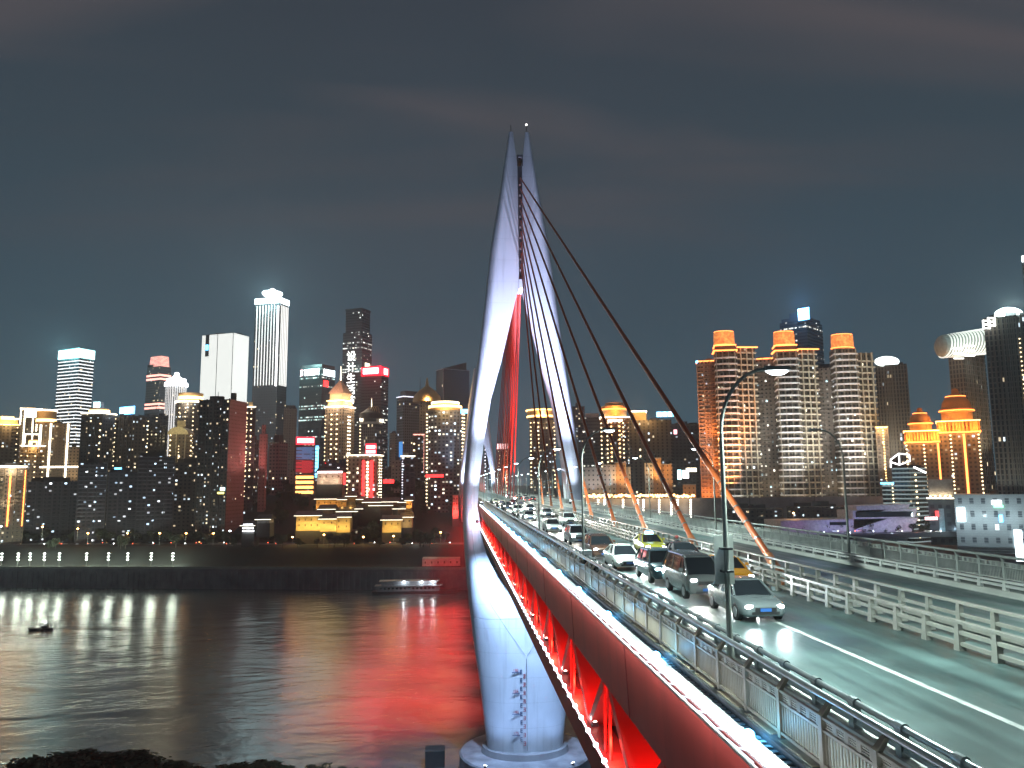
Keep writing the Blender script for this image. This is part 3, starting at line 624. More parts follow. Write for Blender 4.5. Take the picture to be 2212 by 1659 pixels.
def car(X, Y, shape, paint, label, cat='car', taxi=None, group='vehicles on the near carriageway', glow=hl, P=900, roof=None, gc=(.9, .97, 1)):
    """front of the car at (X, Y), facing the camera (towards -Y)"""
    r = empty('taxi' if taxi else ('van' if shape is VAN else 'car'), (X, Y+shape['L']/2, RZ), label, cat, group)
    P0 = lambda x, y, z: (X+x, Y+y, RZ+z)
    g = MB(); rings = []
    for y, w, zb, zt in shape['st']:
        h = zt-zb
        rings.append([P0(x, y, z) for x, z in ((-w*.88, zb), (-w, zb+h*.22), (-w, zb+h*.62), (-w*.95, zt-.04), (-w*.86, zt), (0, zt+.025), (w*.86, zt), (w*.95, zt-.04), (w, zb+h*.62), (w, zb+h*.22), (w*.88, zb))])
    g.loft(rings); body = g.build('body', paint, r, smooth=True, angle=radians(50))
    g = MB(); gh = shape['gh']
    def belt(y): return interp(y, [(s[0], s[3]) for s in shape['st']])
    rings = []
    for y, wb, z, wt in gh:
        b = belt(y)-.02; rings.append([P0(x, y, zz) for x, zz in ((-wb, b), (-wt, z-.05), (-wt*.9, z), (wt*.9, z), (wt, z-.05), (wb, b))])
    g.loft(rings); g.build('window_glass', glassm, r)
    g = MB(); rings = []
    for y, wb, z, wt in gh[1:-1]: rings.append([P0(x, y, zz) for x, zz in ((-wt-.01, z-.07), (-wt*.88, z+.015), (0, z+.035), (wt*.88, z+.015), (wt+.01, z-.07))])
    g.loft(rings); g.build('roof', roof or paint, r, smooth=True)
    g = MB()
    for s in (-1, 1):
        for (a, b) in ((0, 1), (len(gh)-1, len(gh)-2)):
            g.beam(P0(s*gh[a][1], gh[a][0], belt(gh[a][0])), P0(s*gh[b][3], gh[b][0], gh[b][2]-.04), .07, .07)
        ym = (gh[2][0]+gh[-2][0])/2; g.beam(P0(s*gh[2][1], ym, belt(ym)), P0(s*gh[2][3], ym, gh[2][2]-.05), .08, .05)
    g.build('pillar', roof or paint, r)
    for s in (-1, 1):
        for wy in shape['wy']:
            w = .86 if shape is not VAN else .83
            g = MB(); R = shape['R']; g.tube(P0(s*(w-.16), wy, R), P0(s*(w+.05), wy, R), R, 18); wl = g.build('wheel', tyre, r, smooth=True)
            g = MB(); g.tube(P0(s*(w+.05), wy, R), P0(s*(w+.07), wy, R), R*.62, 12); g.build('rim', rimm, wl)
        zt = belt(.1)
        g = MB(); g.lathe(P0(s*.60, .09, zt-.10), [(.02, -.09), (.15, -.06), (.19, 0), (.15, .06), (.02, .09)], 12, 1.0, .55); g.build('headlight', glow, r)
        g = MB(); mz = belt(gh[0][0])+.12; g.hexa([P0(s*.90, gh[0][0]+.35, mz), P0(s*1.08, gh[0][0]+.40, mz), P0(s*1.08, gh[0][0]+.55, mz), P0(s*.90, gh[0][0]+.5, mz)], [P0(s*.90, gh[0][0]+.37, mz+.15), P0(s*1.06, gh[0][0]+.42, mz+.15), P0(s*1.06, gh[0][0]+.55, mz+.15), P0(s*.90, gh[0][0]+.5, mz+.15)]); g.build('mirror', paint, r)
        g = MB(); yb = shape['L']; g.box(X+s*.58-.11, X+s*.58+.11, Y+yb-.12, Y+yb+.0, RZ+belt(yb)-.2, RZ+belt(yb)-.04); g.build('tail_light', tl, r)
    zt = belt(.05)
    g = MB(); g.box(X-.42, X+.42, Y-.03, Y+.05, RZ+zt-.24, RZ+zt-.08); g.box(X-.55, X+.55, Y-.02, Y+.06, RZ+.32, RZ+.43); g.build('grille', blk, r)
    g = MB(); g.box(X-.22, X+.22, Y-.05, Y-.02, RZ+.44, RZ+.56); g.build('number_plate', plate, r)
    if taxi:
        g = MB(); zr = gh[2][2]; g.hexa([P0(-.34, 2.1, zr), P0(.34, 2.1, zr), P0(.34, 2.35, zr), P0(-.34, 2.35, zr)], [P0(-.28, 2.14, zr+.2), P0(.28, 2.14, zr+.2), P0(.28, 2.31, zr+.2), P0(-.28, 2.31, zr+.2)]); g.build('roof_sign', taxi, r)
    if P:
        for s in (-1, 1):
            light('SPOT', P0(s*.6, -.15, belt(.1)-.1), gc, P, r, aim=P0(s*.75, -14, 0), size=.12, angle=70, blend=.9, name='headlight_beam')
    return r
cp_ = lambda n, c, met=0: pm(n, c, .25, met, noise=.06, coat=.5)
white = cp_('white_car_paint', (.62, .64, .62)); brown = cp_('brown_car_paint', (.10, .05, .035), .2); silver = cp_('silver_car_paint', (.42, .46, .48), .4); teal = cp_('dark_teal_paint', (.03, .07, .09), .3)
grey = cp_('grey_van_paint', (.16, .17, .17), .3); black = cp_('black_car_paint', (.015, .018, .022), .2); yellow = cp_('yellow_green_taxi_paint', (.50, .46, .05)); oran = cp_('orange_taxi_paint', (.72, .30, .02)); olive = cp_('olive_taxi_paint', (.15, .16, .02))
taxisign = em('taxi_sign_blue', (.35, .65, 1), 7); taxisign2 = em('taxi_sign_amber', (1, .75, .3), 4)
car(10.66, 48.2, SED, white, 'white sedan with lit headlights in the lane beside the guard rail')
car(10.3, 54.6, SUV, brown, 'dark brown car close behind the white sedan, one bright headlight showing')
car(10.75, 68, SUV, silver, 'silver car with dazzling headlights, further back behind the brown car', P=1500)
car(15.0, 58.5, SED, yellow, 'yellow green taxi with blue roof sign beside the cream barrier', 'taxi', taxisign, P=1100)
car(11.35, 41.6, SUV, teal, 'dark teal car with cyan headlights just behind the grey van', glow=hlc, P=1500, gc=(.5, .95, 1))
car(11.5, 35.8, VAN, grey, 'grey minivan with tinted side windows and one blazing headlight', 'van', P=1300, gc=(1, .98, .9))
car(15.0, 49.5, SED, black, 'black sedan in the lane beside the cream barrier')
car(14.45, 39.6, SED, oran, 'orange yellow taxi partly hidden behind the sign on the lamp post', 'taxi', taxisign2, P=700)
car(11.9, 30.0, SED, cp_('pewter_car_paint', (.20, .23, .24), .35), 'dull grey sedan leading the queue, nearest to the camera in its lane', P=350, gc=(.75, .95, 1))
rc = random.Random(4)
cols = [('white', white), ('silver', silver), ('black', black), ('dark grey', cp_('dark_grey_car_paint', (.06, .06, .065), .3)), ('beige', cp_('beige_car_paint', (.4, .35, .25)))]
for k in range(11):
    Y = 86+k*12.5+rc.random()*3; lane = k % 2
    cn, cm_ = cols[rc.randrange(5)]
    car([10.7, 14.4][lane]+rc.uniform(-.2, .2), Y, SED if rc.random() < .6 else SUV, cm_, '%s car in the far queue, %s behind the silver car, %s lane' % (cn, ORD[k//2], ['guard rail', 'barrier'][lane]), group='cars queueing towards the pylon', P=1600, gc=(1, .93, .82))
# tail lights on the far carriageway beyond the pylon
for k in range(9):
    Y = 232+k*14; cn, cm_ = cols[rc.randrange(5)]
    c = car(20.8+3.2*(k % 2), Y, SED, cm_, '%s car driving away with red tail lights past the pylon, %s in line' % (cn, ORD[k]), group='cars driving away past the pylon', P=0)
    c.rotation_euler.z = pi

# ------------------------------------------------------------------ people
skin = pm('skin', (.45, .28, .2), .6); cloth = pm('dark_clothes', (.02, .02, .024), .8, noise=.3, nscale=6); hairm = pm('dark_hair', (.01, .009, .008), .7)
def person_mesh(name, joints, edges):
    me = bpy.data.meshes.new(name); me.from_pydata([j[0] for j in joints], edges, []); o = bpy.data.objects.new(name, me); COL.objects.link(o)
    md = o.modifiers.new('skin', 'SKIN'); sd = me.skin_vertices[0].data
    for i, j in enumerate(joints): sd[i].radius = (j[1], j[1]*.85 if len(j) < 3 else j[2]); sd[i].use_root = (i == 0)
    s = o.modifiers.new('sub', 'SUBSURF'); s.levels = 1; s.render_levels = 1
    bpy.context.view_layer.update()
    m2 = bpy.data.meshes.new_from_object(o.evaluated_get(bpy.context.evaluated_depsgraph_get())); bpy.data.objects.remove(o)
    m2.materials.clear()
    for mm in (cloth, skin): m2.materials.append(mm)
    return m2
def hand(i0, base, d, J, E):
    """five short finger chains rooted in the palm"""
    b = Vector(base); d = Vector(d).normalized(); sdv = d.cross(Vector((0, 0, 1)));
    if sdv.length < .1: sdv = Vector((0, 1, 0))
    sdv.normalize()
    for k, (o, ln) in enumerate(((-.03, .07), (-.01, .085), (.01, .08), (.03, .065), (.045, .045))):
        J.append((tuple(b+d*.06+sdv*o), .011)); J.append((tuple(b+d*(.06+ln)+sdv*(o*1.15)), .008)); E += [(i0, len(J)-2), (len(J)-2, len(J)-1)]
def standing(step=.12, bend=0, arms=((-.3, 0, .8), (.3, -.05, .8)), knees=0):
    J = [((0, 0, .95), .135, .10), ((0, -.02-bend*.1, 1.18), .13, .095), ((0, -.04-bend*.3, 1.40), .15, .09), ((0, -.05-bend*.38, 1.50), .05), ((0, -.07-bend*.45, 1.57), .075), ((0, -.075-bend*.45, 1.66), .088), ((0, -.07-bend*.45, 1.735), .055)]
    E = [(0, 1), (1, 2), (2, 3), (3, 4), (4, 5), (5, 6)]
    for s, (ax, ay, az) in ((-1, arms[0]), (1, arms[1])):
        n = len(J); J += [((s*.19, -.04-bend*.3, 1.39), .06), ((s*.25, ay*.5-.02, (1.38+az)/2+.02), .045), ((ax, ay, az), .032), ((ax, ay-.01, az-.04), .035)]
        E += [(2, n), (n, n+1), (n+1, n+2), (n+2, n+3)]; hand(n+3, (ax, ay-.01, az-.05), (0, -.2, -1), J, E)
        n = len(J); st = s*step
        J += [((s*.10, 0, .88), .09), ((s*.105, -st*.6-knees, .48), .062), ((s*.105, st*.2, .09), .045), ((s*.11, st*.2-.16, .04), .04)]
        E += [(0, n), (n, n+1), (n+1, n+2), (n+2, n+3)]
    return J, E
walkm = person_mesh('person', *standing(.16)); leanm = person_mesh('person', *standing(.05, .5, ((-.2, -.42, 1.05), (.2, -.42, 1.05)))); standm = person_mesh('person', *standing(.04, .1, ((-.22, -.05, .82), (.2, -.3, 1.2))))
for mm in (walkm, leanm, standm):
    for p in mm.polygons:
        c = p.center; p.material_index = 1 if (c.z > 1.52 and c.y < -.06) or (.6 < c.z < .84 and abs(c.x) > .2) else 0
hg = MB()
hg.lathe((0, -.06, 1.67), [(.02, .10), (.07, .085), (.092, .03), (.094, -.02), (.08, -.06)][::-1], 12, 1, 1.05)
hairmesh = hg.build('hair', hairm); hairme = hairmesh.data; bpy.data.objects.remove(hairmesh)
def person(X, Y, mesh, rz, label, z=RZ+.16, group=None, sc=1):
    o = bpy.data.objects.new('person', mesh); COL.objects.link(o); o.location = (X, Y, z); o.rotation_euler = (0, 0, rz); o.scale = (sc, sc, sc); tag(o, label, 'person', group)
    h = bpy.data.objects.new('hair', hairme); COL.objects.link(h); h.parent = o
    return o
person(7.75, 102.0, leanm, 1.8, 'person in dark clothes leaning on the walkway rail beside a lamp post')
person(7.3, 99.5, standm, .4, 'person in dark clothes standing behind the one leaning by the lamp post')
pg = 'pedestrians on the near walkway'
for k, (Y, mm, rz) in enumerate(((124, walkm, 0), (131, standm, 1.2), (139, walkm, 3.1), (142, walkm, 3.0), (152, standm, 1.6), (155, leanm, 1.8), (163, walkm, 0), (176, walkm, 3.1), (180, walkm, 0))):
    person(7.35+.25*(k % 3), Y, mm, rz, 'dark clothed pedestrian on the near walkway, %s of those beyond the leaning person' % ORD[k], group=pg)
for k, (px, Y) in enumerate(((1463, 369), (1490, 369), (1602, 330), (1640, 318), (1715, 310), (1755, 302))):
    x2 = (1800+px*.18083)/4096*2212
    X = at(x2, 1066, Y)[0]; person(min(X, 28.2), Y, [walkm, standm][k % 2], [0, 3.1, 1][k % 3], 'pedestrian on the far walkway beyond the pylon, %s from the left of the group' % ORD[k], group='pedestrians on the far walkway', sc=1.05)
# motor scooters with riders between the lanes
def scooter(X, Y, label, rider=True, rz=0, paint=None, z=RZ):
    r = empty('motor_scooter', (X, Y, z), label, 'scooter', None, 0)
    p = paint or black
    g = MB(); g.tube((X-.05, Y-.62, z+.26), (X+.05, Y-.62, z+.26), .26, 16); g.build('wheel', tyre, r); g = MB(); g.tube((X-.05, Y+.62, z+.26), (X+.05, Y+.62, z+.26), .26, 16); g.build('wheel', tyre, r)
    g = MB(); g.loft([[(X-w, Y+y, zz+z), (X+w, Y+y, zz+z), (X+w*.7, Y+y, z+zt), (X-w*.7, Y+y, z+zt)] for y, w, zz, zt in ((-.5, .12, .55, .95), (-.32, .2, .3, .9), (-.2, .2, .25, .36), (.15, .2, .25, .36), (.2, .2, .3, .72), (.8, .14, .5, .74))]); g.build('body', p, r)
    g = MB(); g.hexa([(X-.14, Y+.15, z+.72), (X+.14, Y+.15, z+.72), (X+.14, Y+.82, z+.74), (X-.14, Y+.82, z+.74)], [(X-.12, Y+.18, z+.80), (X+.12, Y+.18, z+.80), (X+.12, Y+.8, z+.84), (X-.12, Y+.8, z+.84)]); g.build('seat', blk, r)
    g = MB(); g.tube((X-.33, Y-.42, z+1.05), (X+.33, Y-.42, z+1.05), .02, 6); g.tube((X, Y-.42, z+.9), (X, Y-.42, z+1.05), .03, 6); g.build('handlebar', dksteel, r)
    g = MB(); g.ball((X, Y-.55, z+.88), .08); g.build('headlight', hl if rider else rimm, r)
    return r
J = [((0, .3, .88), .13, .11), ((0, .22, 1.08), .13, .1), ((0, .16, 1.28), .15, .1), ((0, .13, 1.39), .05), ((0, .10, 1.46), .075), ((0, .09, 1.55), .088), ((0, .1, 1.62), .055)]
E_ = [(0, 1), (1, 2), (2, 3), (3, 4), (4, 5), (5, 6)]
for s in (-1, 1):
    n = len(J); J += [((s*.19, .15, 1.28), .06), ((s*.30, -.06, 1.08), .045), ((s*.27, -.33, 1.06), .032), ((s*.26, -.39, 1.06), .034)]; E_ += [(2, n), (n, n+1), (n+1, n+2), (n+2, n+3)]; hand(n+3, (s*.26, -.38, 1.07), (0, -.5, -1), J, E_)
    n = len(J); J += [((s*.12, .22, .86), .09), ((s*.16, -.18, .74), .065), ((s*.14, -.1, .40), .045), ((s*.14, -.22, .36), .042)]; E_ += [(0, n), (n, n+1), (n+1, n+2), (n+2, n+3)]
ridem = person_mesh('person', J, E_)
for p in ridem.polygons: p.material_index = 1 if p.center.z > 1.42 and p.center.y < .1 else 0
helm = MB(); helm.ball((0, .10, 1.57), .135); helmo = helm.build('helmet', pm('red_helmet', (.25, .04, .04), .3)); helme = helmo.data; bpy.data.objects.remove(helmo)
for X, Y, lab, lab2 in ((15.6, 54.9, 'motor scooter waiting between the taxi and the black sedan', 'rider in a dark jacket and red helmet between the taxi and the black sedan'),):
    scooter(X, Y, lab)
    o = bpy.data.objects.new('person', ridem); COL.objects.link(o); o.location = (X, Y, RZ); tag(o, lab2, 'person')
    h = bpy.data.objects.new('helmet', helme); COL.objects.link(h); h.parent = o
scooter(7.7, 44.0, 'dark scooter parked on the near walkway close to the second lamp post', False, z=RZ+.16); scooter(7.55, 46.6, 'dark scooter parked on the near walkway behind another parked scooter', False, z=RZ+.16)

# ------------------------------------------------------------------ city
gold = em('gold_tube', (1, .62, .22), 5.0); warm = em('warm_white_tube', (1, .86, .62), 5.5); coolw = em('cool_white_tube', (.82, .97, 1), 5.0); cyan = em('cyan_white_panel', (.55, .98, 1), 4.0)
redt = em('red_tube', (1, .03, .03), 4.5); blues = em('blue_sign', (.15, .55, 1), 5.0); orng = em('orange_tube', (1, .26, .06), 5.0); whites = em('white_sign', (.92, .97, 1), 6); bulb = em('amber_bulb', (1, .78, .46), 3.6); violet = em('violet_tube', (.5, .35, 1), 3); green = em('green_sign', (.2, 1, .4), 4)
goldw = pm('gold_stone', (.50, .36, .20), .8, noise=.2, nscale=.1); darkroof = pm('dark_roof', (.06, .06, .065), .8, nscale=.1)
darkroof = pm('dark_roof', (.06, .06, .065), .8, nscale=.1)
WDARK = dict(wall=(.15, .145, .145), lit=.10)
class T: pass
CITY = 'buildings across the river'
def solve(C, d, x):
    u = x*K-512; return C+d*(-(F*C.dot(RT)-u*C.dot(FW))/(F*d.dot(RT)-u*d.dot(FW)))
def tower(label, px, yt, d, mat, a=30, dep=None, zb=-46, rnd=False, name='tower_block', cat='building', top=1.0, part='wall', yb=None):
    t = T(); xl, xc, xr = px
    if rnd:
        A = at(xl, yt, d); B = at(xr, yt, d); c = (A+B)/2; t.R = (B-A).length/2; t.c = c; zt = at((xl+xr)/2, yt, d).z
        t.foot = [(c.x+t.R*sin(k/24*2*pi), c.y+t.R-t.R*cos(k/24*2*pi)) for k in range(24)]; t.cx, t.cy = c.x, c.y+t.R; t.rnd = True
    elif xc is None:
        C = at(xl, yt, d); zt = at((xl+xr)/2, yt, d).z; C.z = zt; b = -atan2(C.x, C.y) if abs(a) == 30 else radians(a)
        R = solve(C, Vector((cos(b), sin(b), 0)), xr); w = (R-C).length; dp = dep or w*.8; bk = Vector((-sin(b), cos(b), 0))*dp
        # sides follow the line of sight so that the outline is that of the front
        t.L, t.C, t.R_, t.B = C, R, R+bk, C+bk; t.foot = [(p.x, p.y) for p in (t.L, t.C, t.R_, t.B)]; t.rnd = False
    else:
        C = at(xc, yt, d); zt = C.z; A = radians(a)
        t.C = C; t.L = solve(C, Vector((-cos(A), sin(A), 0)), xl); t.R_ = solve(C, Vector((sin(A), cos(A), 0)), xr); t.B = t.L+t.R_-C
        t.foot = [(p.x, p.y) for p in (t.L, t.C, t.R_, t.B)]; t.rnd = False
    if yb: zb = at((xl+xr)/2, yb, d).z
    if not rnd: t.cx = sum(p[0] for p in t.foot)/4; t.cy = sum(p[1] for p in t.foot)/4
    t.zt, t.zb, t.d = zt, zb, d; t.top = top
    t.root = empty(name, (t.cx, t.cy, zb), label, cat, CITY)
    g = MB(); g.prism(t.foot, zb, zt, top=top); t.wall = g.build(part, mat, t.root)
    t.px = lambda x, y: at(x, y, d)
    q = random.Random(len(label)*31+int(xl)); rw_ = max(p[0] for p in t.foot)-min(p[0] for p in t.foot)
    g = MB()
    for _ in range(3): bx_ = t.cx+q.uniform(-.28, .28)*rw_; w1 = q.uniform(.05, .12)*rw_; g.box(bx_-w1, bx_+w1, t.cy-w1, t.cy+w1, zt, zt+q.uniform(1.5, 4.2))
    mx_ = t.cx+q.uniform(-.2, .2)*rw_; g.tube((mx_, t.cy, zt), (mx_, t.cy, zt+q.uniform(5, 10)), .18, 5); g.build('roof_plant', darkroof, t.root)
    if mat.name in ('dark_flats', 'blue_dark_flats', 'warm_flats', 'beige_flats', 'dark_slab', 'brown_flats', 'orange_flats') and not rnd:
        g = MB(); n = max(3, int(rw_/7)); P, Q = t.L, t.C; dv = (Q-P).normalized(); nn = Vector((dv.y, -dv.x, 0))
        for k in range(n+1):
            p = P+(Q-P)*(k/n); g.beam((p.x+nn.x*.3, p.y+nn.y*.3, zb), (p.x+nn.x*.3, p.y+nn.y*.3, zt+.6), .7, .9, upv=nn)
        z = zt-3
        while z > max(zb, zt-110):
            for k in range(n):
                if k % 2 == 0 or q.random() < .25: a_ = P+(Q-P)*((k+.12)/n)+nn*.55; b_ = P+(Q-P)*((k+.88)/n)+nn*.55; g.beam((a_.x, a_.y, z), (b_.x, b_.y, z), 1.1, .7)
            z -= 3.2*(1 if rw_ < 60 else 2)
        o_ = g.build('balcony', pm('grey_balcony_'+mat.name, {'dark_flats': (.10, .095, .09), 'blue_dark_flats': (.075, .08, .10), 'warm_flats': (.24, .19, .13), 'beige_flats': (.34, .3, .26), 'dark_slab': (.09, .09, .09), 'brown_flats': (.28, .24, .19), 'orange_flats': (.46, .32, .22)}[mat.name], .75), t.root); o_['kind'] = 'stuff'
    return t
def fz(t, y): return at(512/K, y, t.d).z if False else t.zt - (t.zt-t.zb)*y
def fp(t, face, f, z, o=.3):
    P, Q = (t.L, t.C) if face == 'l' else (t.C, t.R_)
    p = P+(Q-P)*f; dv = (Q-P).normalized(); n = Vector((dv.y, -dv.x, 0)); p = p+n*o
    s = 1+(t.top-1)*((z-t.zb)/(t.zt-t.zb))
    return Vector((t.cx+(p.x-t.cx)*s, t.cy+(p.y-t.cy)*s, z))
def ring(t, z, h, mat, o=.35, name='light_band', sc=1.0):
    g = MB(); n = len(t.foot); s = (1+(t.top-1)*((z-t.zb)/(t.zt-t.zb)))*sc
    f = [(t.cx+(x-t.cx)*s, t.cy+(y-t.cy)*s) for x, y in t.foot]
    r = lambda q: [(t.cx+(x-t.cx)*(1+q/max(1, sqrt((x-t.cx)**2+(y-t.cy)**2))), t.cy+(y-t.cy)*(1+q/max(1, sqrt((x-t.cx)**2+(y-t.cy)**2)))) for x, y in f]
    O = r(o*1.5); g.loft([[(x, y, z) for x, y in O], [(x, y, z+h) for x, y in O]]); return g.build(name, mat, t.root)
def slabs(t, z0, z1, step, h, mat, o=.6, name='balcony_band'):
    g = MB(); n = len(t.foot); z = z0
    O = [(t.cx+(x-t.cx)*(1+o*1.4/max(1, sqrt((x-t.cx)**2+(y-t.cy)**2))), t.cy+(y-t.cy)*(1+o*1.4/max(1, sqrt((x-t.cx)**2+(y-t.cy)**2)))) for x, y in t.foot]
    while z < z1: g.loft([[(x, y, z) for x, y in O], [(x, y, z+h) for x, y in O]]); z += step
    o_ = g.build(name, mat, t.root); o_['kind'] = 'stuff'; return o_
def vline(t, face, f, z0, z1, mat, w=.8, name='light_tube', o=.25):
    g = MB()
    for q in (f if isinstance(f, (list, tuple)) else [f]): g.beam(fp(t, face, q, z0, o), fp(t, face, q, z1, o), w, w*.6)
    return g.build(name, mat, t.root)
def dots(t, face, f, z0, z1, step, mat, r=.7, name='bulb_string'):
    g = MB()
    for q in (f if isinstance(f, (list, tuple)) else [f]):
        z = z0
        while z < z1:
            p = fp(t, face, q, z, .4) if not t.rnd else rp(t, q, z, .5)
            g.ball(p, r, 6, .8); z += step
    o = g.build(name, mat, t.root); o['kind'] = 'stuff'; return o
def rp(t, ang, z, o=.4):
    a = radians(ang); return Vector((t.cx+(t.R+o)*sin(a), t.cy-(t.R+o)*cos(a), z))
def panel(t, face, f0, f1, z0, z1, mat, name='sign', o=.5, th=.5):
    g = MB(); p, q = fp(t, face, f0, z0, o), fp(t, face, f1, z0, o); dv = (q-p).normalized(); n = Vector((dv.y, -dv.x, 0))*th
    g.hexa([p+n, q+n, q, p], [v+Vector((0, 0, z1-z0)) for v in (p+n, q+n, q, p)]); return g.build(name, mat, t.root)
def block(t, sc, h, mat, name='roof_block', z=None, dx=0, dy=0, top=1.0):
    z = t.zt if z is None else z; g = MB(); f = [(t.cx+dx+(x-t.cx)*sc, t.cy+dy+(y-t.cy)*sc) for x, y in t.foot]; g.prism(f, z, z+h, top=top); return g.build(name, mat, t.root)
def drum(t, r, h, mat, name='crown', z=None, prof=None, dx=0, dy=0, n=20, parent=None):
    z = t.zt if z is None else z; g = MB(); g.lathe((t.cx+dx, t.cy+dy, z), prof or [(r, 0), (r, h), (.1, h+.1)], n); return g.build(name, mat, parent or t.root, smooth=True)
def glow(t, z, col, P, out=9, face=None, f=.5, size=2, zoff=-2):
    p = fp(t, face, f, z+zoff, out) if face else Vector((t.cx, t.cy-(getattr(t, 'R', 10)+out), z+zoff)); light('POINT', p, col, P, t.root, size=size)
def up(t, face, f, P, col, z=None, out=16, angle=110, aimz=None):
    z = t.zb+14 if z is None else z; p = fp(t, face, f, z, out) if not t.rnd else rp(t, f, z, out)
    a = fp(t, face, f, aimz or z+40, 0) if not t.rnd else rp(t, f, aimz or z+40, 0); light('SPOT', p, col, P, t.root, aim=a, size=1.5, angle=angle, blend=.8)
GOLD = (1, .58, .2); WARM = (1, .82, .58); ORG = (1, .30, .06)
fd = facade
F_dark = fd('dark_flats', (.085, .08, .08), lit=.21, floor=3.1, bay=3.4, ww=.46, wh=.46, s=1.5)
F_darkblue = fd('blue_dark_flats', (.05, .055, .075), lit=.13, floor=3.0, bay=3.6, ww=.5, wh=.45, col=(.9, .95, 1), col2=(.6, .8, 1), s=2.2)
F_warm = fd('warm_flats', (.20, .165, .13), lit=.14, floor=3.2, bay=3.2, ww=.4, wh=.45, s=2.0)
F_office = fd('teal_office_glass', (.035, .06, .065), (.02, .045, .05), lit=.02, row=.22, floor=4.0, bay=2.2, ww=.8, wh=.42, col=(.7, 1, .95), col2=(1, 1, .9), s=1.5, rough=.25)
F_slate = fd('slate_glass', (.05, .055, .06), (.02, .025, .03), lit=.05, row=.08, floor=4.0, bay=2.4, ww=.8, wh=.4, col=(.95, 1, .95), col2=(1, .95, .8), s=1.6, rough=.3)
F_beige = fd('beige_flats', (.36, .32, .28), lit=.04, floor=3.2, bay=3, ww=.4, wh=.4)
F_pink = fd('pink_wall', (.36, .17, .15), (.15, .07, .06), lit=.03, floor=3.1, bay=3.2, ww=.3, wh=.35)
# --- far left
t = tower('dark flats at the far left edge with a flat golden roof', (-14, None, 44), 917, 760, F_dark); ring(t, t.zt, .8, gold); block(t, .8, 5, goldw, 'crown'); g = block(t, .5, 3.5, gold, 'lit_roof', z=t.zt+5); glow(t, t.zt+4, GOLD, 26000, 6, 'l'); dots(t, 'l', [.9], t.zt-70, t.zt, 5.2, bulb, .6)
t = tower('stepped tower outlined in brilliant white gold light tubes', (44, None, 92), 884, 930, F_warm); zt = t.zt
for f in (.04, .22, .60, .78, .96): vline(t, 'l', f, zt-42, zt+.5, warm, 1.6)
ring(t, zt, 1.6, warm); panel(t, 'l', .25, .75, zt-9, zt-1, warm, 'lit_panel'); block(t, .4, 3, goldw)
for s, x0, x1 in ((0, 34, 44), (1, 92, 100)):
    a = at(x0, 905, 932); b2 = at(x1, 905, 932); g = MB(); g.box(a.x, b2.x, 930, 950, -46, a.z); w_ = g.build('shoulder_wing', F_warm, t.root); g = MB(); g.box(a.x-.4, b2.x+.4, 929.4, 930.4, a.z-1, a.z+.6); g.box(a.x-.4, a.x+1, 929.2, 930.4, a.z-46, a.z); g.build('light_tube', warm, t.root)
for z in (zt-60, zt-64): pass
t = tower('lower block with a gold lit window frame before the stepped tower', (54, None, 86), 939, 850, F_warm); ring(t, t.zt, 1.2, warm)
for f in (.02, .5, .98): vline(t, 'l', f, t.zt-38, t.zt, warm, 1.3)
t = tower('small flats with dotted gold lamps and a lit golden attic', (44, None, 98), 964, 780, F_warm); ring(t, t.zt, 1.1, warm); block(t, .34, 7, goldw, 'attic'); g = block(t, .36, 4.5, gold, 'attic_light', z=t.zt+1.5); dots(t, 'l', [.06, .30, .62, .94], t.zt-56, t.zt-4, 5.2, bulb, .75); glow(t, t.zt, GOLD, 9000, 5, 'l')
t = tower('flats with golden drum roof and two tall lit edges', (96, None, 152), 914, 800, F_warm); zt = t.zt
vline(t, 'l', [.26, .93], zt-92, zt, warm, 1.9); drum(t, 9, 14, goldw, dx=-11); drum(t, 9.5, 1.4, warm, 'ring_light', z=zt+13, dx=-11, prof=[(9.6, 0), (9.6, 1.4), (.1, 1.4)]); drum(t, 0, 0, gold, 'crown_light', z=zt+2, dx=-11, prof=[(9.2, 0), (9.2, 3), (.1, 3)]); light('POINT', (t.cx-11, t.cy-36, zt+7), GOLD, 24000, t.root, size=2)
g = MB(); a = at(82, 1009, 790); b2 = at(174, 1009, 790); g.box(a.x, b2.x, 788, 790, a.z-.8, a.z+.8); g.build('podium_light', warm, t.root); light('POINT', (t.cx, t.cy-40, zt-70), WARM, 15000, t.root, size=2)
t = tower('tall tower striped with white floor lights and a glowing cyan crown', (126, 171, 203), 776, 1300, fd('striped_tower', (.06, .07, .08), lit=.06, row=.1, floor=5.6, bay=2.5, ww=.7, wh=.4, band=1, bandcol=(.94, .98, 1), bs=2.4, bandh=.27, s=1.5), a=28)
zt = t.zt; block(t, .99, 20, pm('crown_glass', (.2, .3, .3), .3), 'crown_frame'); ring(t, zt+3, 15, cyan, .6, 'crown_light'); light('POINT', (t.cx, t.cy-46, zt+14), (.4, .95, 1), 170000, t.root, size=3)  # point light added for a halo round the crown
t = tower('tan low block with square windows before the striped tower', (150, None, 176), 965, 840, fd('tan_flats', (.50, .36, .22), lit=.02, floor=3.4, bay=3.2, ww=.4, wh=.4)); up(t, 'l', .5, 16000, WARM, t.zt-40)
t = tower('dark tower with gold cornice, bulb string and cyan roof sign', (178, 222, 250), 893, 700, F_dark, a=12); zt = t.zt
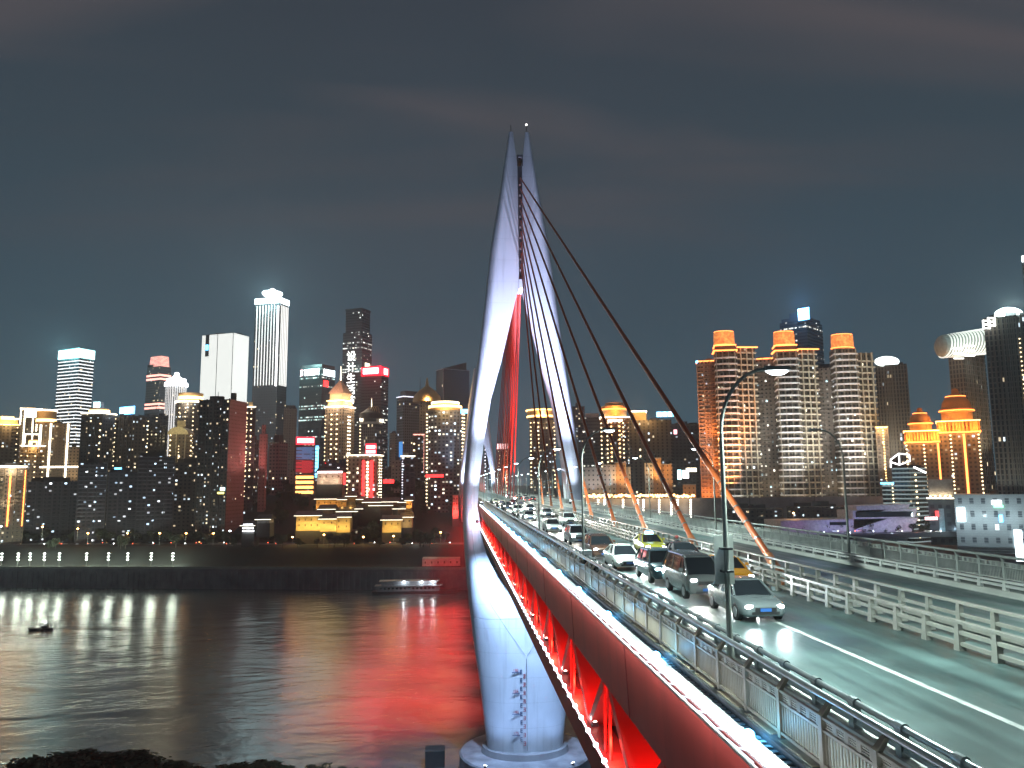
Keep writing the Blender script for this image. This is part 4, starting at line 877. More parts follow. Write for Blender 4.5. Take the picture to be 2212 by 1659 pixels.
ring(t, zt, 1.0, warm, .8, 'cornice_light'); drum(t, 8, 5, goldw); drum(t, 8.4, 2.4, gold, 'crown_light', z=zt+1.4, prof=[(8.4, 0), (8.4, 2.4), (.1, 2.4)]); dots(t, 'l', [.93], zt-110, zt-4, 5.6, bulb, .85); block(t, .26, 6, pm('roof_sign_frame', (.3, .35, .4), .5), z=zt+5); panel(t, 'l', .30, .62, zt+6, zt+11, cyan, 'roof_sign', -6); dots(t, 'r', [.98], zt-100, zt, 4.2, bulb, .5)
t = tower('wide dark slab of flats with a blue lit roof sign', (252, 288, 322), 898, 710, F_dark, a=35); panel(t, 'l', .05, .95, t.zt+2, t.zt+9, blues, 'roof_sign', -2); panel(t, 'l', .15, .85, t.zt+3.5, t.zt+7.5, whites, 'sign_bars', -1.2); dots(t, 'r', [.95], t.zt-80, t.zt, 4, bulb, .5)
t = tower('dark flats with flat roof standing right of the blue roof sign', (300, None, 362), 896, 740, F_dark)
t = tower('tapered tower with pink lit stepped top', (314, 348, 374), 790, 1250, fd('pink_tower', (.12, .12, .13), lit=.1, floor=4, bay=3, s=1.3), a=32, top=.86); zt = t.zt; pinkl = em('pink_salmon_light', (1, .42, .34), 2.6)
block(t, .70, 18, pm('pink_crown', (.6, .4, .36), .6), 'crown', top=.86)
for k in range(8): ring(t, zt+1+k*2.1, .8, pinkl, .3, 'crown_light', sc=.82-.011*k)
for z in (16, 22, 62, 68, 130, 136): ring(t, zt-z, 3.2, pinkl, .3)
t = tower('white floodlit tower with round stepped crown before the tapered tower', (351, None, 395), 832, 1150, fd('white_fins', (.5, .5, .5), lit=.2, row=.1, floor=4, bay=3, vb=.5, vs=1.1, vcol=(1, .97, .95), s=1.3), rnd=True); zt = t.zt  # floodlit white put into the fins as their own glow
drum(t, 20, 9, whites, 'crown_light', prof=[(16.5, 0), (16, 5), (13.5, 6), (13, 11), (8, 12), (4, 15), (3, 20), (.1, 21)]); 
t = tower('dark tower with a golden ring roof and bright cornice', (372, None, 432), 866, 800, F_dark, rnd=True); zt = t.zt; ring(t, zt-1, 1.6, warm, .8, 'cornice_light'); drum(t, 18, 8, goldw, prof=[(t.R*.84, 0), (t.R*.84, 7), (t.R*.88, 7.5), (t.R*.88, 9), (.1, 9)]); drum(t, 0, 0, gold, 'crown_light', z=zt+2.5, prof=[(t.R*.87, 0), (t.R*.87, 3.2), (.1, 3.2)]); glow(t, zt, WARM, 16000, 7); dots(t, 'l', [-28, 0, 30], zt-60, zt-4, 4.4, bulb, .7)
t = tower('slim block with a cream lit dome and bulb strings down its edges', (367, None, 415), 938, 690, F_warm); zt = t.zt; cream_l = pm('cream_dome', (.6, .52, .32), .6)
dots(t, 'l', [.03, .97], zt-80, zt, 4.4, bulb, .75); g = MB(); w_ = (t.C-t.L).length/2; g.loft([[(t.cx+w_*cos(a), t.cy-w_*.9, zt+w_*.75*sin(a)) for a in [i*pi/12 for i in range(13)]], [(t.cx+w_*cos(a), t.cy+w_*.9, zt+w_*.75*sin(a)) for a in [i*pi/12 for i in range(13)]]]); g.build('barrel_roof', cream_l, t.root); block(t, .36, 6, cream_l, 'lantern', z=zt+w_*.72); light('POINT', (t.cx, t.cy-t.d*.03-12, zt+5), (1, .85, .5), 17000, t.root, size=2); dots(t, 'l', [.42], zt-44, zt-8, 2.6, bulb, .45); vline(t, 'l', [.30, .70], zt-60, zt, pm('pale_pilaster', (.5, .46, .36), .6), 1.2, 'pilaster')
t = tower('white glowing screen slab tower with a dark vertical slit', (437, 505, 538), 719, 1100, fd('glowing_wall', (.5, .5, .5), (.5, .5, .5), lit=0, floor=400, bay=1.6, vb=.8, vs=1.35, vcol=(.97, 1, .95)), a=24); zt = t.zt  # floodlit white put into the wall as a striped glow of its own
vline(t, 'l', [.50, .99], t.zb, zt, dksteel, 1.2, 'dark_joint', .1); panel(t, 'l', .115, .235, zt-31, zt+.6, pm('slit_recess', (.04, .05, .06), .5), 'roof_slit', .05, .2); panel(t, 'l', .13, .22, zt-22, zt-14, blues, 'slit_window', .4, .2)
for f in (0, .235, .5): pass
ring(t, zt, .5, pm('pale_coping', (.5, .5, .5), .5), .3, 'coping')
t = tower('dark slab of flats with a dull pink side wall', (432, 496, 534), 862, 650, fd('dark_slab', (.07, .07, .075), lit=.2, floor=3.0, bay=3.0, ww=.44, wh=.44, s=1.7, col2=(.8, .95, 1)), a=14); zt = t.zt
g = MB(); p = [fp(t, 'r', f, t.zb, .15) for f in (0, 1)]; g.face([p[0], p[1], p[1]+Vector((0, 0, zt-t.zb)), p[0]+Vector((0, 0, zt-t.zb))], [(0, .02), (40, .02), (40, zt-t.zb), (0, zt-t.zb)]); g.build('side_wall', F_pink, t.root); up(t, 'r', .5, 24000, (1, .55, .5), t.zb+50, 24, aimz=zt-20)  # pink of the lit side is put into this wall's colour
block(t, .3, 4, darkroof, dx=-6); block(t, .12, 7, darkroof, 'roof_tank', dx=8); dots(t, 'r', [.99], zt-80, zt, 4.2, bulb, .4)
t = tower('slim dark block with amber bulb rows beside the pink walled slab', (531, None, 552), 880, 690, F_dark); dots(t, 'l', [.15, .6], t.zt-60, t.zt-3, 5, bulb, .75); ring(t, t.zt, 1, warm); block(t, .4, 5, goldw)
t = tower('tallest white striped skyscraper with a disc on its roof', (551, 604, 624), 655, 1200, fd('trade_tower', (.05, .05, .055), (.03, .03, .035), lit=.05, floor=4, bay=3.0, ww=.5, wh=.5, s=1.3), a=20); zt = t.zt; fin = em('white_fin_light', (1, .98, .94), 1.15)
vline(t, 'l', [.10+.118*k for k in range(7)], zt-128, zt-2, fin, 2.0, 'lit_fin'); vline(t, 'r', [.22+.17*k for k in range(5)], zt-128, zt-2, fin, 2.2, 'lit_fin'); vline(t, 'l', .955, zt-130, zt-4, em('bright_edge', (1, 1, 1), 3), 4.6, 'edge_light')
light('POINT', (t.cx, t.cy-34, zt+13), (.55, .95, 1), 260000, t.root, size=3); block(t, .99, 9, dksteel, 'parapet'); ring(t, zt+1, 9, coolw, .4, 'crown_light'); drum(t, 16, 10, whites, 'roof_disc', z=zt+10, prof=[(9, 0), (9, 5), (14, 7), (16, 10), (15, 12), (7, 14), (2, 18), (.1, 18)])  # unseen point light added to give the roof its halo
t = tower('narrow pink lit fin block with stepped top', (561, 575, 579), 937, 690, F_pink, a=10); block(t, .5, 8, F_pink, z=t.zt); up(t, 'l', .6, 26000, (1, .4, .38), t.zb+55, 20)
t = tower('dark flats with narrow pink flank left of the fin block', (536, 549, 560), 950, 700, F_dark, a=15); up(t, 'r', .6, 9000, (1, .3, .3), t.zb+45, 20)
t = tower('dark stepped block with a red floodlit side', (582, 604, 622), 955, 720, fd('red_flank', (.20, .13, .13), lit=.07, floor=3.2, bay=3.4, s=2), a=20); up(t, 'r', .5, 70000, (1, .05, .06), t.zt-46, 22); block(t, .5, 7, darkroof)
t = tower('pale beige block with a dark roof beside the tallest skyscraper', (614, None, 641), 882, 980, F_beige); block(t, .8, 4, darkroof)
t = tower('teal glass office tower with white roof signs and a small red sign', (648, 696, 724), 792, 1100, F_office, a=30); zt = t.zt
block(t, .97, 4, dksteel, 'parapet'); panel(t, 'l', .22, .88, zt-11, zt-2, coolw, 'roof_sign'); panel(t, 'r', .1, .95, zt-12, zt-3, coolw, 'roof_sign'); panel(t, 'l', .05, .14, zt-11, zt-2, em('pink_logo', (1, .45, .5), 3), 'logo'); panel(t, 'r', .12, .45, zt-28, zt-19, redt, 'red_sign'); glow(t, zt, (.5, 1, .95), 90000, 14, 'l', zoff=8)  # the glow light is added for the sign's halo, no fixture
t = tower('gold floodlit tower with pyramid roof and spire', (703, 742, 766), 879, 850, fd('gold_deco', (.40, .28, .19), lit=.10, floor=3.4, bay=3.6, ww=.4, wh=.5, s=2.2, col=(1, .85, .6)), a=26); zt = t.zt
ring(t, zt, 1.4, warm, 1.0, 'cornice_light'); block(t, .85, 8, goldw, 'attic'); ring(t, zt+7, 1.3, gold, .4, 'cornice_light', sc=.9); block(t, .72, 8, goldw, 'upper_attic', z=zt+8)
block(t, .86, 15, pm('salmon_roof', (.6, .36, .26), .6), 'pyramid_roof', z=zt+16, top=.08); drum(t, 1, 10, warm, 'spire', z=zt+29, prof=[(.7, 0), (.2, 18)])
dots(t, 'l', [.36, .66], zt-78, zt-6, 5.4, bulb, 1.0); dots(t, 'l', [.02], zt-110, zt-6, 4.4, bulb, .7); dots(t, 'r', [.42, .58], zt-110, zt-6, 4.0, warm, .9); glow(t, zt+8, WARM, 26000, 8, 'l'); glow(t, zt+8, WARM, 26000, 8, 'r'); up(t, 'r', .5, 40000, GOLD, zt-120, 22); up(t, 'l', .5, 30000, WARM, zt-120, 22); glow(t, zt+26, (1, .6, .4), 16000, 14, 'l')
t = tower('dark stepped skyscraper carrying five white glowing characters', (741, 783, 804), 716, 1150, F_slate, a=24); zt = t.zt; block(t, .84, 34, F_slate, 'upper_stage'); block(t, .88, 3, dksteel, 'roof_edge', z=zt+34); 
P_ = at(761, 800, 1150)
sg = em('white_character', (1, 1, .95), 5)
for k, ch in enumerate('设计生活节'):
    p = fp(t, 'l', .47, at(760, 766+k*24.2, 1150).z-7, 1.2); o = glyph(ch, 16, p.x, p.y, p.z, sg, t.root, 'sign_character'); o.rotation_euler = (pi/2, 0, atan2((t.C-t.L).y, (t.C-t.L).x))
    if k < 2: q = fp(t, 'r', .5, at(788, 790+k*24, 1150).z-12, 1.2); panel(t, 'r', .28, .72, q.z, q.z+18, em('warm_sign_blur', (1, .92, .65), 2.5), 'side_sign')
panel(t, 'l', .36, .60, at(760, 872, 1150).z, at(760, 760, 1150).z, pm('screen_back', (.12, .13, .13), .5), 'sign_back', .3, .3)
t = tower('dark office tower crowned by a bright red sign band', (781, 824, 839), 812, 1050, F_slate, a=22); zt = t.zt; block(t, 1.0, 14, pm('red_parapet', (.3, .02, .03), .5), 'parapet'); glow(t, zt, (1, .03, .05), 110000, 14, 'l', .8, zoff=18); ring(t, zt+1, 12, em('red_crown_light', (1, .02, .05), 1.6), .5, 'crown_light'); panel(t, 'l', .10, .86, zt+3.5, zt+11.5, em('pinkish_sign', (1, .62, .62), 6), 'roof_sign', 1.2); panel(t, 'r', .25, .75, zt+3, zt+11, em('pinkish_sign', (1, .6, .6), 6), 'roof_sign', 1.2)  # the glow light is added for the red halo
t = tower('dark ribbed tower with fan arches and a small spire on top', (778, 813, 826), 915, 850, fd('ribbed_dark', (.15, .14, .15), (.02, .02, .025), lit=.05, floor=3.4, bay=2.2, ww=.6, wh=.8, s=1.8), a=18); zt = t.zt
ring(t, zt, 2.4, pm('pale_rim', (.5, .48, .48), .6), .4, 'rim'); block(t, .86, 6, darkroof, 'attic'); drum(t, 10, 5, darkroof, 'drum', z=zt+6, prof=[(13, 0), (13, 6), (9, 8), (4, 12), (.1, 13)]); panel(t, 'l', .0, .2, zt+3, zt+6.5, warm, 'lit_corner', 1); panel(t, 'r', .4, 1, zt+2.5, zt+5.5, warm, 'lit_corner', 1); drum(t, 0, 0, warm, 'spire', z=zt+19, prof=[(.4, 0), (.1, 10)])
g = MB()
for k in range(4): c = fp(t, 'l', .55+.14*k, zt+12, -2); g.path([(c.x+2.6*cos(a), c.y, c.z+7*sin(a)) for a in [i*pi/8 for i in range(9)]], .3, 5)
g.build('fan_arch', goldw, t.root); dots(t, 'l', [.02], zt-60, zt-2, 3.6, bulb, .8); up(t, 'l', .5, 12000, WARM, zt-50, 12)
t = tower('beige hotel with two tall red light columns and a red roof sign', (751, 816, 826), 984, 640, fd('hotel_beige', (.42, .33, .24), (.12, .09, .07), lit=.28, floor=3.4, bay=3.4, ww=.45, wh=.5, s=2.0, col=(1, .85, .6)), a=8); zt = t.zt
panel(t, 'l', .50, .58, zt-44, zt-4, redt, 'red_column'); panel(t, 'l', .76, .86, zt-44, zt-4, redt, 'red_column'); dots(t, 'l', [.54, .81], zt-43, zt-5, 2.2, em('pink_bulb', (1, .5, .5), 5), .6); ring(t, zt, .8, warm, .8, 'cornice_light'); panel(t, 'l', .56, .92, zt+1, zt+10, em('red_sign_board', (.9, .04, .07), 2.0), 'roof_sign', -3); 
for r_ in (2.2, 6.0): panel(t, 'l', .59, .89, zt+r_, zt+r_+2.3, em('pink_sign_letters', (1, .55, .55), 4.5), 'sign_lettering', -2.3, .3)
dots(t, 'l', [.0], zt-50, zt, 3.3, bulb, .6); dots(t, 'r', [.3, .7], zt-44, zt-3, 2.4, warm, .5); dots(t, 'l', [.67], zt-42, zt-4, 2.6, warm, .9); up(t, 'l', .3, 22000, WARM, zt-50, 10, aimz=zt-10); up(t, 'l', .7, 22000, WARM, zt-50, 10, aimz=zt-10)
t = tower('shopping block covered in red and blue glowing billboards', (638, None, 689), 958, 700, F_dark); zt = t.zt; 
panel(t, 'l', .05, .80, zt-14, zt-3, em('blue_billboard', (.08, .18, .36), .7), 'billboard'); panel(t, 'l', .02, .82, zt-1, zt+6, em('red_sign_board', (.9, .04, .07), 2.0), 'roof_sign'); panel(t, 'l', .08, .78, zt+.6, zt+4.4, em('pink_sign_letters', (1, .55, .55), 4.5), 'sign_lettering', .9, .3); panel(t, 'l', .05, .78, zt-26, zt-15, em('magenta_billboard', (.5, .04, .05), .6), 'billboard')
for k in range(4): panel(t, 'l', .06, .80, zt-31-4.4*k, zt-28.6-4.4*k, em('orange_shop_light', (1, .45, .12), 4), 'shop_light', .7)
panel(t, 'l', .86, .99, zt-30, zt-2, blues, 'side_sign'); light('POINT', (t.cx, t.cy-44, zt-15), (1, .1, .15), 14000, t.root, size=3)
t = tower('blue grey tower with a strip of blue light up its face', (857, 872, 909), 857, 950, fd('bluegrey_flats', (.15, .16, .18), lit=.05, floor=3.4, bay=3, ww=.55, wh=.6, col2=(.7, .8, 1)), a=55); zt = t.zt; ring(t, zt, 1.0, em('pale_lilac_tube', (.8, .82, 1), 2)); block(t, .7, 8, darkroof); panel(t, 'l', .5, .95, zt-130, zt-55, em('blue_strip', (.08, .35, .9), .9), 'blue_strip'); drum(t, 0, 0, dksteel, 'mast', z=zt+8, dx=14, prof=[(.5, 0), (.2, 18)])
t = tower('low dark block with pale top floor between the blue and red towers', (842, None, 866), 935, 980, F_beige)
t = tower('thin block outlined by a string of white lamps', (866, None, 896), 987, 640, F_darkblue); dots(t, 'l', [.12], t.zt-56, t.zt, 2.2, em('lilac_bulb', (.9, .88, 1), 4), .5); ring(t, t.zt, 1.0, warm)
t = tower('narrow block with pale lit outline beside the round tower', (893, None, 917), 940, 720, F_dark); ring(t, t.zt, 1.0, pinkl); vline(t, 'l', [.97], t.zt-34, t.zt, pinkl, .9); dots(t, 'l', [.06], t.zt-50, t.zt-2, 6, bulb, 1.0)
t = tower('tall dark blue glass tower with a slanted roof edge', (942, 957, 1014), 797, 1100, fd('blue_glass', (.03, .05, .075), (.02, .04, .065), lit=.004, floor=4, bay=2.4, ww=.85, wh=.7, rough=.25), a=62); zt = t.zt; vline(t, 'r', [.01, .99], zt-180, zt, pm('pale_mullion', (.4, .45, .5), .4), 1.0, 'edge_trim'); ring(t, zt, .8, pm('pale_mullion', (.4, .45, .5), .4), .3, 'roof_trim'); g = MB(); a0, b0, c0 = t.L, t.C, t.B; g.loft([[a0, b0, b0+Vector((0, 0, 1))], [t.B, t.R_+(t.B-t.R_)*.4, t.R_+(t.B-t.R_)*.4+Vector((0, 0, 14))]]); g.build('roof_wedge', dksteel, t.root); up(t, 'r', .4, 30000, (.2, .5, 1), zt-130, 20)
t = tower('gold domed tower peeping behind the round flats', (907, None, 938), 868, 800, F_beige); drum(t, 0, 0, goldw, 'dome', prof=[(15, 0), (14, 6), (9, 12), (2, 17), (.5, 26), (.1, 26)]); glow(t, t.zt+4, GOLD, 30000, 9, 'l')
t = tower('round dark flats with a glowing golden crown', (919, None, 1003), 885, 660, fd('round_flats', (.13, .14, .145), lit=.24, floor=3.1, bay=3.6, ww=.5, wh=.42, s=2.3, col=(1, .9, .7)), rnd=True); zt = t.zt
drum(t, 0, 0, goldw, 'crown', prof=[(t.R*.86, 0), (t.R*.86, 3), (t.R*.7, 4), (t.R*.7, 8), (.1, 8.2)]); drum(t, 0, 0, gold, 'crown_light', z=zt+2.5, prof=[(t.R*.89, 0), (t.R*.89, 2.2), (.1, 2.2)]); drum(t, 0, 0, warm, 'crown_light', z=zt+6.5, prof=[(t.R*.74, 0), (t.R*.74, 1.5), (.1, 1.5)]); glow(t, zt+5, GOLD, 24000, 7); dots(t, 'l', [-66, 62, 76], zt-90, zt-3, 3.1, bulb, .75)
light('POINT', (t.cx+20, t.cy-t.R-6, zt+3), GOLD, 12000, t.root, size=2)
panel2 = lambda x0, x1, y0, y1, d, mat, label, name='sign', cat='sign', th=.6: tag((lambda g: (g.box(at(x0, y0, d).x, at(x1, y0, d).x, d-th, d, at(x0, y1, d).z, at(x0, y0, d).z), g.build(name, mat))[1])(MB()), label, cat, 'lit signs across the river')
panel2(920, 958, 1025, 1031, 640, redt, 'long low red sign at the foot of the round flats'); panel2(995, 1012, 884, 893, 655, blues, 'blue sign at the top right of the round flats'); panel2(828, 851, 1036, 1044, 620, redt, 'short red sign on the dark slope'); panel2(1300/1.852, 704, 1000, 1001, 700, redt, 'thin red sign low between the blocks')
panel2(470, 484, 1063, 1067, 600, em('yellow_sign', (1, .9, .2), 4), 'yellow sign among the dark hillside trees'); panel2(476, 486, 1053, 1060, 600, cyan, 'cyan white sign above the yellow one on the hillside'); panel2(248, 263, 1010, 1014, 640, blues, 'blue white sign low on the dark flats')
# lower left flats, behind the riverside trees
for k, (xl, xr, yt, d, m_) in enumerate(((-10, 58, 1010, 640, F_warm), (60, 170, 1040, 660, F_darkblue), (172, 232, 1000, 640, F_darkblue), (236, 300, 1020, 650, F_darkblue), (300, 378, 985, 645, F_darkblue), (378, 440, 1000, 670, F_dark))):
    t = tower(['flats with tall orange lit corner strips at the far left edge', 'low dark flats below the gold outlined towers', 'dark flats with faint balcony bands below the gold cornice tower', 'dark bluish flats lower down, right of the banded ones', 'broad dark bluish flats left of the bulb edged block', 'low dark flats at the foot of the bulb edged block'][k], (xl, None, xr), yt, d, m_)
    if k == 0: vline(t, 'l', [.50, .98], t.zt-46, t.zt-2, orng, 1.3); ring(t, t.zt, 1.5, warm); up(t, 'l', .4, 20000, WARM, t.zt-36, 9); glow(t, t.zt, WARM, 9000, 5, 'l')
    if k in (2, 4): slabs(t, t.zb+20, t.zt, 3.1, .7, pm('faint_balcony', (.15, .155, .2), .7), .5)
    block(t, .4, 4, darkroof)
# infill behind the hill between the tall towers
ri = random.Random(11)
for k in range(16):
    x0 = [588, 626, 648, 690, 726, 830, 846, 872, 884, 905, 930, 962, 985, 640, 700, 770][k]; w_ = ri.uniform(20, 40); yt = ri.uniform(985, 1022)
    tower('low dark block with scattered windows on the hillside, %s of its kind from the left' % ORD[sorted([588, 626, 648, 690, 726, 830, 846, 872, 884, 905, 930, 962, 985, 640, 700, 770]).index(x0)], (x0, None, x0+w_), yt, 720+ri.uniform(-20, 90), ri.choice([F_dark, F_darkblue, F_darkblue, F_beige]))

# --- old town terraces on the hillside
wash = pm('ochre_plaster', (.58, .42, .20), .8, noise=.25, nscale=.15); tile = pm('grey_roof_tile', (.09, .09, .095), .7, noise=.3, nscale=.5); wgold = em('eave_tube', (1, .93, .72), 3.2)
def hall(label, x0, x1, y0, y1, d, col, P, roof=True, lamps=3, mat=None, eave=True, cat='building'):
    a = at(x0, y0, d); b2 = at(x1, y1, d); r = empty('terrace_hall', ((a.x+b2.x)/2, d, b2.z), label, cat, 'old town halls on the hillside')
    g = MB(); g.box(a.x, b2.x, d, d+14, b2.z, a.z); g.build('wall', mat or wash, r); g = MB(); g.box(a.x-.4, b2.x+.4, d-.4, d+14.4, b2.z-10, b2.z); g.build('stone_base', pm('dark_stone_base', (.05, .048, .045), .9), r)
    H = a.z-b2.z; n = max(2, int((b2.x-a.x)/4.2)); g = MB()
    for k in range(n):
        for q in range(max(1, int(H/5))): X = a.x+(k+.5)*(b2.x-a.x)/n; z = a.z-2.6-q*4.2; g.box(X-.5, X+.5, d-.06, d+.1, z-.8, z+.7)
    g.build('window', pm('dark_lattice', (.12, .07, .03), .7), r)
    if roof:
        g = MB(); g.loft([[(a.x-1.5, d-2.2, a.z), (b2.x+1.5, d-2.2, a.z), (b2.x+1.5, d-2.0, a.z+.4), (a.x-1.5, d-2.0, a.z+.4)], [(a.x-.5, d+6, a.z+3.4), (b2.x+.5, d+6, a.z+3.4), (b2.x+.5, d+6.2, a.z+3.8), (a.x-.5, d+6.2, a.z+3.8)], [(a.x-1.5, d+15, a.z), (b2.x+1.5, d+15, a.z), (b2.x+1.5, d+15.2, a.z+.4), (a.x-1.5, d+15.2, a.z+.4)]]); g.build('roof', tile, r)
    if eave: g = MB(); g.box(a.x-1.4, b2.x+1.4, d-2.5, d-2.2, a.z+.1, a.z+.45); g.build('eave_light', wgold, r)
    for k in range(lamps): light('POINT', (a.x+(k+.5)*(b2.x-a.x)/lamps, d-4.5, b2.z+H*.3), col, P, r, size=.8)
    return r
YEL = (1, .72, .22)
hall('long golden plastered hall on the upper terrace', 683, 732, 1079, 1100, 640, (1, .50, .12), 1700, lamps=3)
hall('golden hall with a raised gate roof on the upper terrace', 732, 786, 1080, 1102, 636, (1, .50, .12), 1700, lamps=3); hall('small dark gatehouse roof rising over the golden hall', 750, 768, 1073, 1084, 633, YEL, 500, lamps=1, mat=pm('dark_timber', (.12, .07, .04), .7))
hall('bright yellow fortress wall on the lower terrace', 640, 692, 1115, 1146, 606, YEL, 1500, lamps=4); hall('yellow gate hall right of the fortress wall', 692, 724, 1122, 1148, 604, YEL, 1100, lamps=3); hall('low yellow hall half hidden by trees', 724, 756, 1118, 1150, 608, YEL, 1100, lamps=3)
hall('yellow walled hall behind the big dark trees', 826, 866, 1124, 1150, 606, YEL, 1100, lamps=3); hall('cream walled house right of the yellow hall', 866, 890, 1118, 1140, 612, WARM, 500, lamps=1)
for k, (x0, x1, y0) in enumerate(((786, 820, 1086), (800, 846, 1093), (690, 722, 1101), (730, 770, 1106), (770, 806, 1100), (826, 858, 1085), (846, 880, 1100), (778, 824, 1110), (700, 742, 1110), (856, 886, 1086))):
    hall('dark roofed hall with a pale lit eave, %s on the terraces' % ORD[k], x0, x1, y0, y0+9, 622+k*1.5, WARM, 260, lamps=1, mat=pm('dark_timber', (.12, .07, .04), .7))
hall('orange lit corner pavilion at the right end of the terraces', 878, 889, 1082, 1098, 618, (1, .5, .12), 2600, lamps=1)
hall('theatre front with two bright lamps and a red lit roof edge', 685, 738, 1022, 1046, 610, WARM, 1800, lamps=2, mat=pm('pale_theatre_wall', (.5, .4, .34), .7), eave=False); panel2(686, 740, 1018, 1022, 608, em('pinkish_sign', (1, .62, .62), 6), 'red white roof edge light of the theatre front', 'roof_light')
panel2(742, 747, 1022, 1046, 608, redt, 'slim red vertical sign beside the theatre')
hall('white outlined riverside pavilion with layered roofs', 524, 548, 1136, 1152, 590, (.9, .95, 1), 60, lamps=1, mat=pm('pale_pavilion', (.3, .3, .3), .6)); hall('white lit pavilion roof right of the layered pavilion', 556, 582, 1123, 1130, 592, (.9, .95, 1), 50, lamps=1, mat=pm('pale_pavilion', (.3, .3, .3), .6))
for k, (x0, x1, y) in enumerate(((526, 546, 1132), (524, 548, 1140), (524, 549, 1146))): panel2(x0, x1, y, y+2, 587, whites, 'white roof edge tube of the riverside pavilion, %s row from the top' % ORD[k], 'roof_light', 'light')
hall('red glowing portal tower beside the pylon', 978, 990, 1070, 1120, 640, (1, .06, .05), 5200, lamps=2, mat=pm('pale_theatre_wall', (.5, .4, .34), .7), roof=False, eave=False)
hall('low red lit pier house at the water edge left of the pylon', 912, 994, 1207, 1222, 556, (1, .05, .04), 420, lamps=3, mat=pm('pale_theatre_wall', (.5, .4, .34), .7), eave=False, roof=False)

# --- city seen through and right of the pylon
t = tower('red lit hotel behind the fan of red cables', (1073, None, 1099), 968, 900, F_warm); ring(t, t.zt, 1.4, redt); panel(t, 'l', .0, .95, t.zt-1, t.zt+5, em('pink_sign_letters', (1, .55, .55), 4.5), 'roof_sign', 1); dots(t, 'l', [.2, .8], t.zt-70, t.zt-4, 4.4, bulb, .9)
t = tower('slim block edged with white lamps seen between the pylon legs', (1046, None, 1056), 950, 900, F_dark); dots(t, 'l', [.2], t.zt-60, t.zt, 4, em('lilac_bulb', (.9, .88, 1), 4), .8)
t = tower('dark round cornered flats with a flat golden drum, left of the right leg', (1144, None, 1199), 903, 850, F_dark); zt = t.zt; dots(t, 'l', [.04, .34, .97], zt-76, zt-3, 4.4, bulb, .9); drum(t, 0, 0, goldw, prof=[(17, 0), (17, 9), (18, 9.4), (18, 10.4), (.1, 10.6)]); drum(t, 0, 0, gold, 'crown_light', z=zt+1, prof=[(17.4, 0), (17.4, 2), (.1, 2)]); drum(t, 0, 0, gold, 'crown_light', z=zt+8.4, prof=[(18.4, 0), (18.4, 1.2), (.1, 1.2)]); glow(t, zt+6, GOLD, 30000, 10, 'l')
t = tower('tan red slab beside the right pylon leg', (1211, None, 1236), 882, 860, F_pink); up(t, 'l', .5, 50000, (1, .4, .25), t.zt-60, 24); dots(t, 'l', [.5], t.zt-70, t.zt-30, 5, bulb, .8)
t = tower('dark flats behind the right pylon leg', (1236, None, 1262), 878, 950, F_dark); block(t, .4, 5, darkroof)
t = tower('grey rounded flats with a pale roof right of the pylon', (1258, None, 1300), 902, 900, F_slate); block(t, .7, 5, pm('pale_coping', (.5, .5, .5), .5))
t = tower('flats with a flaming orange crown and rows of bulbs', (1297, None, 1360), 903, 820, F_dark); zt = t.zt; dots(t, 'l', [.02, .22, .78, .97], zt-84, zt-3, 4.6, bulb, 1.0); dots(t, 'l', [.36, .64], zt-60, zt-3, 4.6, em('orange_bulb', (1, .6, .25), 5), 1.1); ring(t, zt, 1.2, warm, .7); drum(t, 0, 0, goldw, prof=[(13, 0), (13, 8), (15, 9), (15, 13), (11, 13.5), (10, 17), (.1, 17.2)]); drum(t, 0, 0, orng, 'crown_light', z=zt+9, prof=[(15.4, 0), (15.4, 1.4), (.1, 1.4)]); glow(t, zt+8, ORG, 50000, 12, 'l'); panel(t, 'l', .25, .75, zt-4, zt-2, warm)
t = tower('broad dark slab with a golden pavilion and blue sign on its roof', (1357, None, 1450), 908, 760, fd('ribbed_brown', (.13, .115, .11), lit=.05, floor=3.2, bay=4.4, ww=.35, wh=.6)); zt = t.zt; block(t, .36, 9, goldw, 'roof_pavilion', dx=-11); block(t, .40, 1.2, warm, 'cornice_light', z=zt+9, dx=-11); glow(t, zt+7, GOLD, 30000, 8, 'l', .36); panel(t, 'l', .66, 1.06, zt+3, zt+8, blues, 'roof_sign', -2)
for q in (.70, .82, .94): panel(t, 'l', q, q+.07, zt+3.4, zt+7.6, whites, 'sign_lettering', -1.4, .3)
t = tower('dark tower with a blue sign, left of the orange lit flats', (1448, None, 1512), 916, 800, fd('black_tower', (.06, .065, .075), lit=.03, floor=3.4, bay=4)); panel2(1455, 1462, 928, 938, 790, em('pink_logo', (1, .45, .5), 3), 'pink and white sign on the dark tower'); panel2(1482, 1504, 1011, 1019, 700, warm, 'amber sign bars low on the dark tower'); panel2(1463, 1471, 1015, 1036, 640, cyan, 'upright cyan sign near the riverfront'); panel2(1474, 1487, 1016, 1033, 642, whites, 'white square sign with a red corner lamp by the riverfront')
t = tower('small blue lit block far behind the dark tower', (1500, None, 1518), 962, 900, F_darkblue)
wf = fd('pale_riverfront', (.42, .40, .38), lit=.03, floor=3.6, bay=3.4, ww=.35, wh=.35); of_ = fd('orange_riverfront', (.52, .30, .15), (.1, .06, .04), lit=.02, floor=3.6, bay=3.4, ww=.3, wh=.35)
